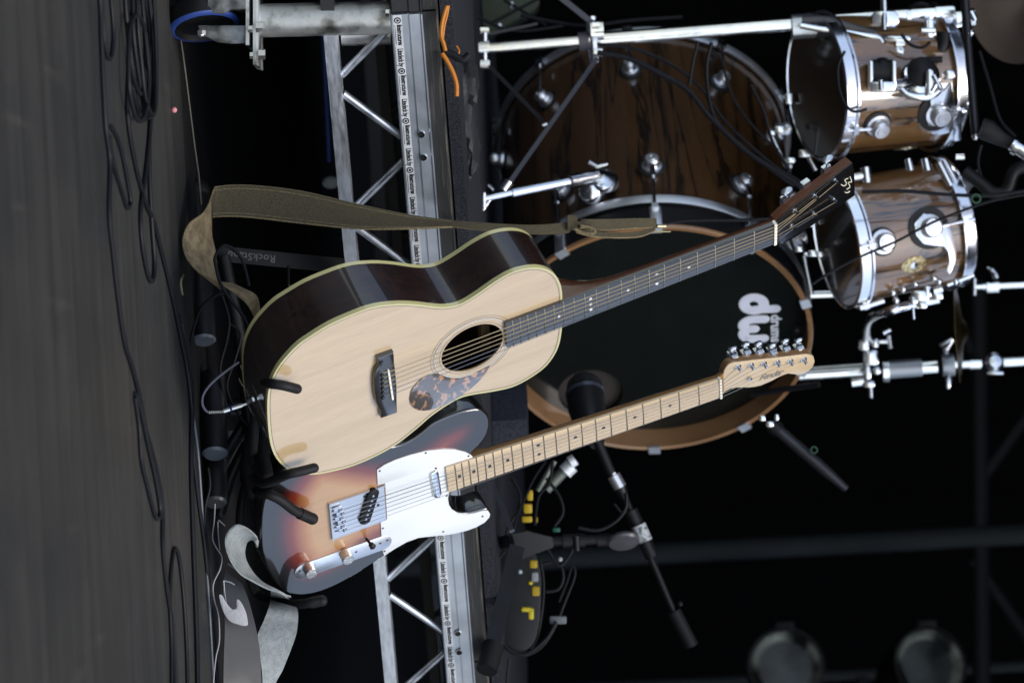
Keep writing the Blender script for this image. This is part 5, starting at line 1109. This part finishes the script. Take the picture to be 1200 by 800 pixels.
MB().cyl(P(630, 635, 6.72), P(748, 630, 6.72), .0085, n=18).cyl(P(700, 633, 6.72), P(716, 632, 6.72), .011, n=18).build('pole', BLKMET, bm)
MB().lathe([(.0001, .006), (.026, .004), (.029, 0), (.026, -.006)], 28, along(P(731, 634, 6.71), cv(.1, .8, -.5)).M).build('tilt_disc', mat('scuffed_black_disc', (.06, .06, .065), .35), bm)
MB().cyl(P(660, 634, 6.71), P(686, 633, 6.71), .012, n=18).cyl(P(675, 628, 6.7), P(676, 645, 6.7), .006).build('clutch', BLACKP, bm)
MB().tube([P(604, 640, 6.72), P(620, 636, 6.72), P(648, 635, 6.72)], [.034, .03, .012], 4).build('leg_housing', BLACKP, bm)
flat((575, 562, 6.75), (600, 622, 6.66), .0085, mat('grey_worn_leg', (.10, .105, .12), .35, .5), 'leg', bm); flat((606, 640, 6.6), (574, 766, 6.45), .026, BLKMET, 'leg', bm); flat((600, 632, 6.72), (560, 640, 7.1), .02, BLKMET, 'leg', bm)
MB().cyl(P(579, 755, 6.45), P(570, 785, 6.42), .018, n=16).build('rubber_foot', RUBBER, bm)
m2 = thing('drum_microphone', 'slim black microphone clipped to the lower rim of the bass drum', 'microphone', P(900, 495, 6.95))
MB().cyl(P(913, 505, 6.95), P(968, 552, 6.95), .0105, n=20).cyl(P(968, 552, 6.95), P(992, 573, 6.95), .0105, .007, n=20).build('body', mat('dark_mic_body', (.03, .03, .034), .35, .4), m2)
MB().cyl(P(904, 498, 6.95), P(913, 505, 6.95), .014, n=20).build('neck', BLACKP, m2)
MB().rbox((0, 0, 0), (.012, .01, .01), .002, Frame(P(893, 490, 6.94), Up, -Rt, -F).M).rbox((0, 0, 0), (.014, .01, .01), .002, Frame(P(902, 497, 6.94), Up, -Rt, -F).M).rbox((0, 0, 0), (.008, .012, .01), .002, Frame(P(910, 489, 6.94), Up, -Rt, -F).M).build('clip', CHROME, m2)
MB().lathe([(.007, 0), (.0045, .0), (.0045, .002), (.007, .002)], 18, along(P(954, 527, 6.93), -F).M, closed=True).build('green_mark', mat('dim_green_print', (.008, .05, .02), .5), m2)
m3 = thing('drum_microphone', 'small black microphone with silver collar aimed at the higher tom', 'microphone', P(1170, 160, 6.8))
MB().tube([P(1150, 150, 6.8), P(1158, 153, 6.8), P(1172, 162, 6.8), P(1188, 170, 6.8)], [.018, .02, .014, .010], 20).build('head', GRILL, m3)
MB().cyl(P(1186, 168, 6.79), P(1240, 205, 6.79), .013, n=20).cyl(P(1188, 171, 6.785), P(1193, 174, 6.785), .015, n=20).build('collar', CHROME, m3)
c_ = [((1010, 225), (1060, 224), (1110, 228), (1160, 229), (1210, 222)), ((952, 333), (975, 318), (1010, 300), (1050, 283), (1090, 262), (1125, 248), (1160, 236), (1200, 228))]
MB2([(x, y) for x, y in c_[0]], 6.82, .0034, 'dark cable stretched across the lower tom toward the picture edge')
MB2([(x, y) for x, y in c_[1]], 6.84, .0024, 'thin dark cable crossing both lugs of the badge tom')
tag(MB().lathe([(.009, 0), (.006, 0), (.006, .002), (.009, .002)], 18, along(P(1144, 233, 6.8), -F).M, closed=True).build('green_ring', mat('green_plastic', (.008, .06, .02), .5)), 'small green ring on the cable beside the badge tom', 'ring')
tag(MB().tube(path([(1130, 200), (1150, 215), (1165, 226), (1180, 222), (1190, 200), (1215, 190)], 6.95), .012, 12).build('microphone_clip', BLACKP), 'curved black clip holding the cable beyond the toms', 'clip')
tag(MB().tube(path([(1126, 228), (1134, 214), (1150, 205)], 7.0), .012, 10).build('grey_bracket', mat('dim_grey_metal', (.2, .2, .21), .4, .6)), 'dim grey bracket beside the green ring', 'bracket')
# cables around the kick and toms
for pts, r, lab in (([(700, 62), (735, 68), (770, 85), (805, 105), (830, 135), (860, 165), (885, 185), (925, 210), (945, 225)], .005, 'black cable draped over the figured bass drum shell'),
                    ([(834, 50), (828, 80), (832, 120), (842, 145), (870, 172), (900, 196), (930, 218)], .0035, 'second black cable hanging in front of the figured shell'),
                    ([(818, 48), (812, 75), (808, 100)], .003, 'short black cable end hanging by the chrome pole'),
                    ([(880, 100), (895, 130), (905, 165), (925, 200)], .003, 'thin cable running down toward the clamps beside the toms'),
                    ([(720, 590), (732, 602), (734, 575)], .0022, 'tiny cable bend at the microphone connector')):
    MB2(pts, 6.88, r, lab)
MB2([(678, 618), (700, 621), (720, 612), (733, 596), (734, 578)], 6.69, .003, 'black cable sagging from the bass drum microphone connector')
# ------------------------------------------------------------------ stage box with yellow marked plugs
YEL = mat('yellow_plastic', (.55, .36, .01), .45); YEL2 = mat('bright_yellow_tape', (.75, .6, .02), .5)
sb = thing('stage_box', 'dark round cable drum panel with yellow marked plugs on the riser', 'stage box', P(575, 690, 6.85))
cfb = Frame(P(606, 705, 6.9), Up, -Rt, -F)
MB().prism([cfb.uv(*p) for p in spline([(578, 650), (600, 640), (624, 644), (634, 670), (634, 710), (630, 745), (615, 762), (596, 758), (584, 740), (576, 700)], 5, True)], -.03, 0, cfb.M, bev=.004).build('panel', mat('dark_slate_panel', (.009, .010, .012), .5, spec=.3), sb)
def yb(x, y, w, h, m, nm='yellow_plug', d=6.86): MB().rbox((0, 0, 0), (w/657, h/657, .022), .002, Frame(P(x, y, d), Up, -Rt, -F).M).build(nm, m, sb)
yb(625.4, 660.5, 9, 9, YEL); yb(627, 675.5, 8, 11, mat('white_plug', (.35, .36, .37), .5), 'white_plug'); yb(628, 692, 9, 11, YEL); yb(622, 682.5, 5, 4, YEL2, 'yellow_dot'); yb(617, 713.5, 12, 5, YEL2, 'yellow_tape'); yb(622.5, 718.5, 6, 13, YEL2, 'yellow_tape')
MB().ball(P(609.5, 669.5, 6.86), .004).ball(P(656.5, 655, 6.86), .004).build('small_screw', mat('pale_screw', (.5, .55, .6), .4), sb)
s4 = thing('multicore_plugs', 'row of yellow tagged plugs below the electric guitar neck', 'plugs', P(618, 600, 6.9))
for x, y, w, h in ((621, 580, 7, 12), (618.6, 595.5, 10, 11), (617.6, 608, 12, 7), (628, 608.5, 4, 8)):
    MB().rbox((0, 0, 0), (w/650, h/650, .02), .002, Frame(P(x, y, 6.92), Up, -Rt, -F).M).build('yellow_plug', YEL, s4)
MB().rbox((0, 0, 0), (.014, .008, .01), .002, Frame(P(652, 620.5, 6.9), Up, -Rt, -F).M).build('green_plug', mat('teal_plastic', (.01, .09, .06), .5), s4)
MB().cyl(P(640, 573, 6.95), P(668, 545, 6.95), .010, n=16).cyl(P(630, 575, 6.93), P(650, 540, 6.93), .005, n=12).build('grey_pipe', mat('grey_green_pipe', (.16, .18, .15), .4, .4), s4)
MB().cyl(P(662, 553, 6.94), P(670, 545, 6.94), .014, n=18).cyl(P(668, 542, 6.93), P(674, 538, 6.93), .011, n=18).build('white_collar', mat('white_collar', (.85, .88, .9), .3, .3), s4)
for i, pts in enumerate(([(640, 540), (626, 560), (617, 580), (606, 605), (602, 625)], [(648, 540), (644, 565), (632, 580), (628, 600), (627, 615)], [(592, 645), (578, 665), (570, 690), (572, 715), (580, 740), (592, 758), (612, 768), (634, 758), (650, 735), (662, 705), (672, 680), (674, 668), (670, 664), (665, 680), (655, 705)], [(632, 662), (648, 658), (658, 664), (660, 678), (654, 690), (640, 693)], [(633, 655), (637, 680), (636, 710), (630, 745), (622, 760)], [(588, 750), (600, 764), (618, 765), (640, 748), (652, 728)], [(597, 772), (594, 800), (592, 830)], [(640, 640), (655, 662), (668, 650), (672, 640)], [(575, 700), (566, 730), (572, 760), (590, 770)])):
    MB2(pts, 6.84-.01*i, .0024+.0006*(i % 2), ['black cable curving down beside the electric neck toward the yellow plugs', 'thin black cable against the grey pipe by the yellow plugs', 'large black cable loop hanging round the stage box', 'small black cable hook above the white plug', 'straight black cable down the face of the stage box', 'short cable at the foot of the stage box loops', 'cable end dropping below the stage box', 'little cable loop by the clutch of the boom stand', 'outer black cable loop at the deck edge by the boom stand foot'][i])
tag(MB().rbox((0, 0, 0), (.03, .014, .01), .002, Frame(P(654, 726, 6.8), Up, -Rt, -F).M).build('cable_tag', mat('grey_tag', (.1, .11, .12), .5)), 'grey tape tag on the big cable loop', 'tag')
# ------------------------------------------------------------------ things lying on the deck
FELT = mat('charcoal_felt', (.04, .043, .055), .95, col2=(.022, .023, .03), scale=240, bump=.8, bscale=400, spec=.1)
fb = Frame(P(583, 487, 6.85), EX, EN*-1, V((0, 0, 1)))
fo = fb.o
MB_ = MB().rbox((0, 0, 0), (.065, .16, .062), .012, Frame(V((fo.x, fo.y, DECKZ+.032)), EX, V((0, 0, 1)).cross(EX), V((0, 0, 1))).M)
tag(MB_.build('felt_block', FELT), 'charcoal felt block wedged under the bass drum behind the guitars', 'block')
bag = thing('cloth_bag', 'crumpled black cloth bag with small white label on the riser carpet', 'bag', P(540, 150, 6.3))
rnd = random.Random(5)
def blob(x, y, d, sx, sy, sz, seed):
    r = random.Random(seed); f = Frame(P(x, y, d), Up, -Rt, -F); vs = []; fs = []; n, m = 24, 14
    for j in range(m+1):
        th = pi*j/m
        for i in range(n):
            ph_ = 2*pi*i/n; q = 1+.10*math.sin(3*ph_+seed)+.10*math.sin(5*ph_+2*th+seed)+.06*math.sin(9*th+ph_*2)
            vs.append(f.w(sx*q*math.sin(th)*math.cos(ph_), sy*q*math.cos(th), sz*q*math.sin(th)*math.sin(ph_)))
    for j in range(m):
        for i in range(n): fs.append((j*n+i, j*n+(i+1) % n, (j+1)*n+(i+1) % n, (j+1)*n+i))
    return MB().add(vs, fs)
CLOTH = mat('black_nylon_cloth', (.022, .024, .028), .6, col2=(.012, .012, .014), scale=14, bump=.8, bscale=60)
blob(541, 140, 6.3, .022, .075, .04, 1).build('bag_body', CLOTH, bag)
blob(550, 172, 6.32, .018, .045, .03, 4).build('bag_flap', CLOTH, bag)
blob(544, 100, 6.28, .024, .04, .03, 7).build('bag_flap', CLOTH, bag)
lf = Frame(P(536, 143, 6.245), Up, -Rt, -F)
MB().prism(lf.uvs([(529, 138), (534, 137), (544, 146), (541, 150), (533, 149), (530, 145)]), 0, .001, lf.M).build('white_label', mat('white_label', (.6, .6, .62), .6), bag)
for k_ in (1, 2, 3): MB().prism(lf.uvs([(531+k_*2.2, 137.5+k_*2), (532+k_*2.2, 138.5+k_*2), (533+k_*2, 148), (532+k_*2, 148)]), .0011, .0014, lf.M).build('label_line', INK, bag)
ORG = mat('orange_cable_jacket', (.45, .15, .01), .5)
tag(MB().tube(path([(524, 7), (521, 16), (518, 28), (517, 42), (520, 52), (522, 60)], 5.83), .0032, 8).tube(path([(526, 7), (524, 18), (521, 30), (519, 46)], 5.835), .0016, 8).tube(path([(518, 63), (524, 72), (531, 86), (535, 100), (535, 113)], 5.87), .0036, 8).build('orange_cable', ORG), 'orange cable looping over the edge of the riser deck', 'cable')
tag(MB().tube(path([(535, 54), (538, 60), (536, 66)], 5.9), .0015, 6).build('orange_twig', ORG), 'tiny orange cable end standing on the riser carpet', 'cable end')
tag(MB().tube(path([(517, 40), (522, 60), (530, 64), (542, 70), (550, 64)], 5.88), .006, 10).build('black_lead', CABLE), 'thick black lead under the orange cable on the riser', 'lead')
# greenish pack and straps at the left rim of the kit
pk = thing('equipment_case', 'dim olive case with silver catches behind the chrome stand', 'case', P(600, 10, 7.6))
MB().rbox((0, 0, 0), (.13, .10, .12), .01, Frame(P(598, 2, 7.7), Up+Rt*-.5, -Rt, -F).M).build('case_body', mat('olive_case', (.06, .07, .04), .6), pk)
MB().rbox((0, 0, 0), (.010, .012, .008), .002, Frame(P(599, 6, 7.6), Up, -Rt, -F).M).rbox((0, 0, 0), (.010, .008, .008), .002, Frame(P(585, 30, 7.6), Up, -Rt, -F).M).rbox((0, 0, 0), (.010, .010, .008), .002, Frame(P(556, 11, 7.6), Up, -Rt, -F).M).build('catch', NICKEL, pk)
for a, b in (((575, 28), (640, -6)), ((580, 40), (630, 28)), ((590, 0), (640, 30))): MB().cyl(P(*a, 7.5), P(*b, 7.5), .003, n=8).build('strap', CABLE, pk)

# ------------------------------------------------------------------ more leads
for pts, d_, r, lab in (
    ([(700, 52), (745, 58), (790, 78), (822, 104), (848, 140), (876, 168), (910, 196), (940, 214)], 6.93, .003, 'lead running beside the thick cable over the figured shell'),
    ([(832, 58), (846, 70), (852, 96), (862, 120), (884, 150), (912, 176)], 6.95, .0025, 'thin lead hanging from the chrome pole past the silver drum hoop'),
    ([(610, 18), (650, 26), (690, 30), (740, 24), (800, 20)], 7.05, .0035, 'black lead lying along the back of the chrome pole'),
    ([(560, 20), (590, 34), (620, 36), (660, 30)], 7.15, .003, 'black lead crossing the olive case'),
    ([(1148, 60), (1160, 100), (1172, 140), (1190, 160)], 7.1, .003, 'dark lead going down to the silver collared microphone'),
    ([(1150, 170), (1146, 190), (1152, 210), (1170, 226)], 6.95, .003, 'dark lead looping below the silver collared microphone'),
    ([(990, 60), (982, 80), (985, 110), (998, 130), (1016, 128)], 6.88, .0028, 'short black lead curling in front of the higher tom hoop'),
    ([(1056, 40), (1066, 52), (1080, 56), (1090, 50)], 6.9, .003, 'tiny black lead around the clamp above the higher tom'),
    ([(258, 340), (268, 372), (266, 398), (258, 430), (262, 462), (270, 490)], 6.0, .0025, 'black lead weaving among the feet of the guitar stand'),
    ([(270, 380), (282, 392), (276, 420), (266, 452), (276, 480), (290, 500)], 6.03, .002, 'thin black lead wrapped round the cross tube of the stand'),
    ([(244, 548), (246, 570), (240, 600), (243, 640), (248, 690), (244, 740)], 5.92, .0022, 'black lead lying just beyond the hair thin grey wire'),
    ([(560, 655), (566, 690), (562, 720), (568, 760), (580, 800)], 6.75, .003, 'black lead hanging over the deck edge by the boom stand'),
    ([(640, 560), (655, 580), (660, 600), (650, 616)], 6.9, .003, 'black lead loop beside the white collar'),
    ([(600, 560), (610, 580), (606, 600), (596, 618), (590, 640)], 6.92, .0028, 'black lead left of the yellow tagged plugs'),
):
    MB2(pts, d_, r, lab)
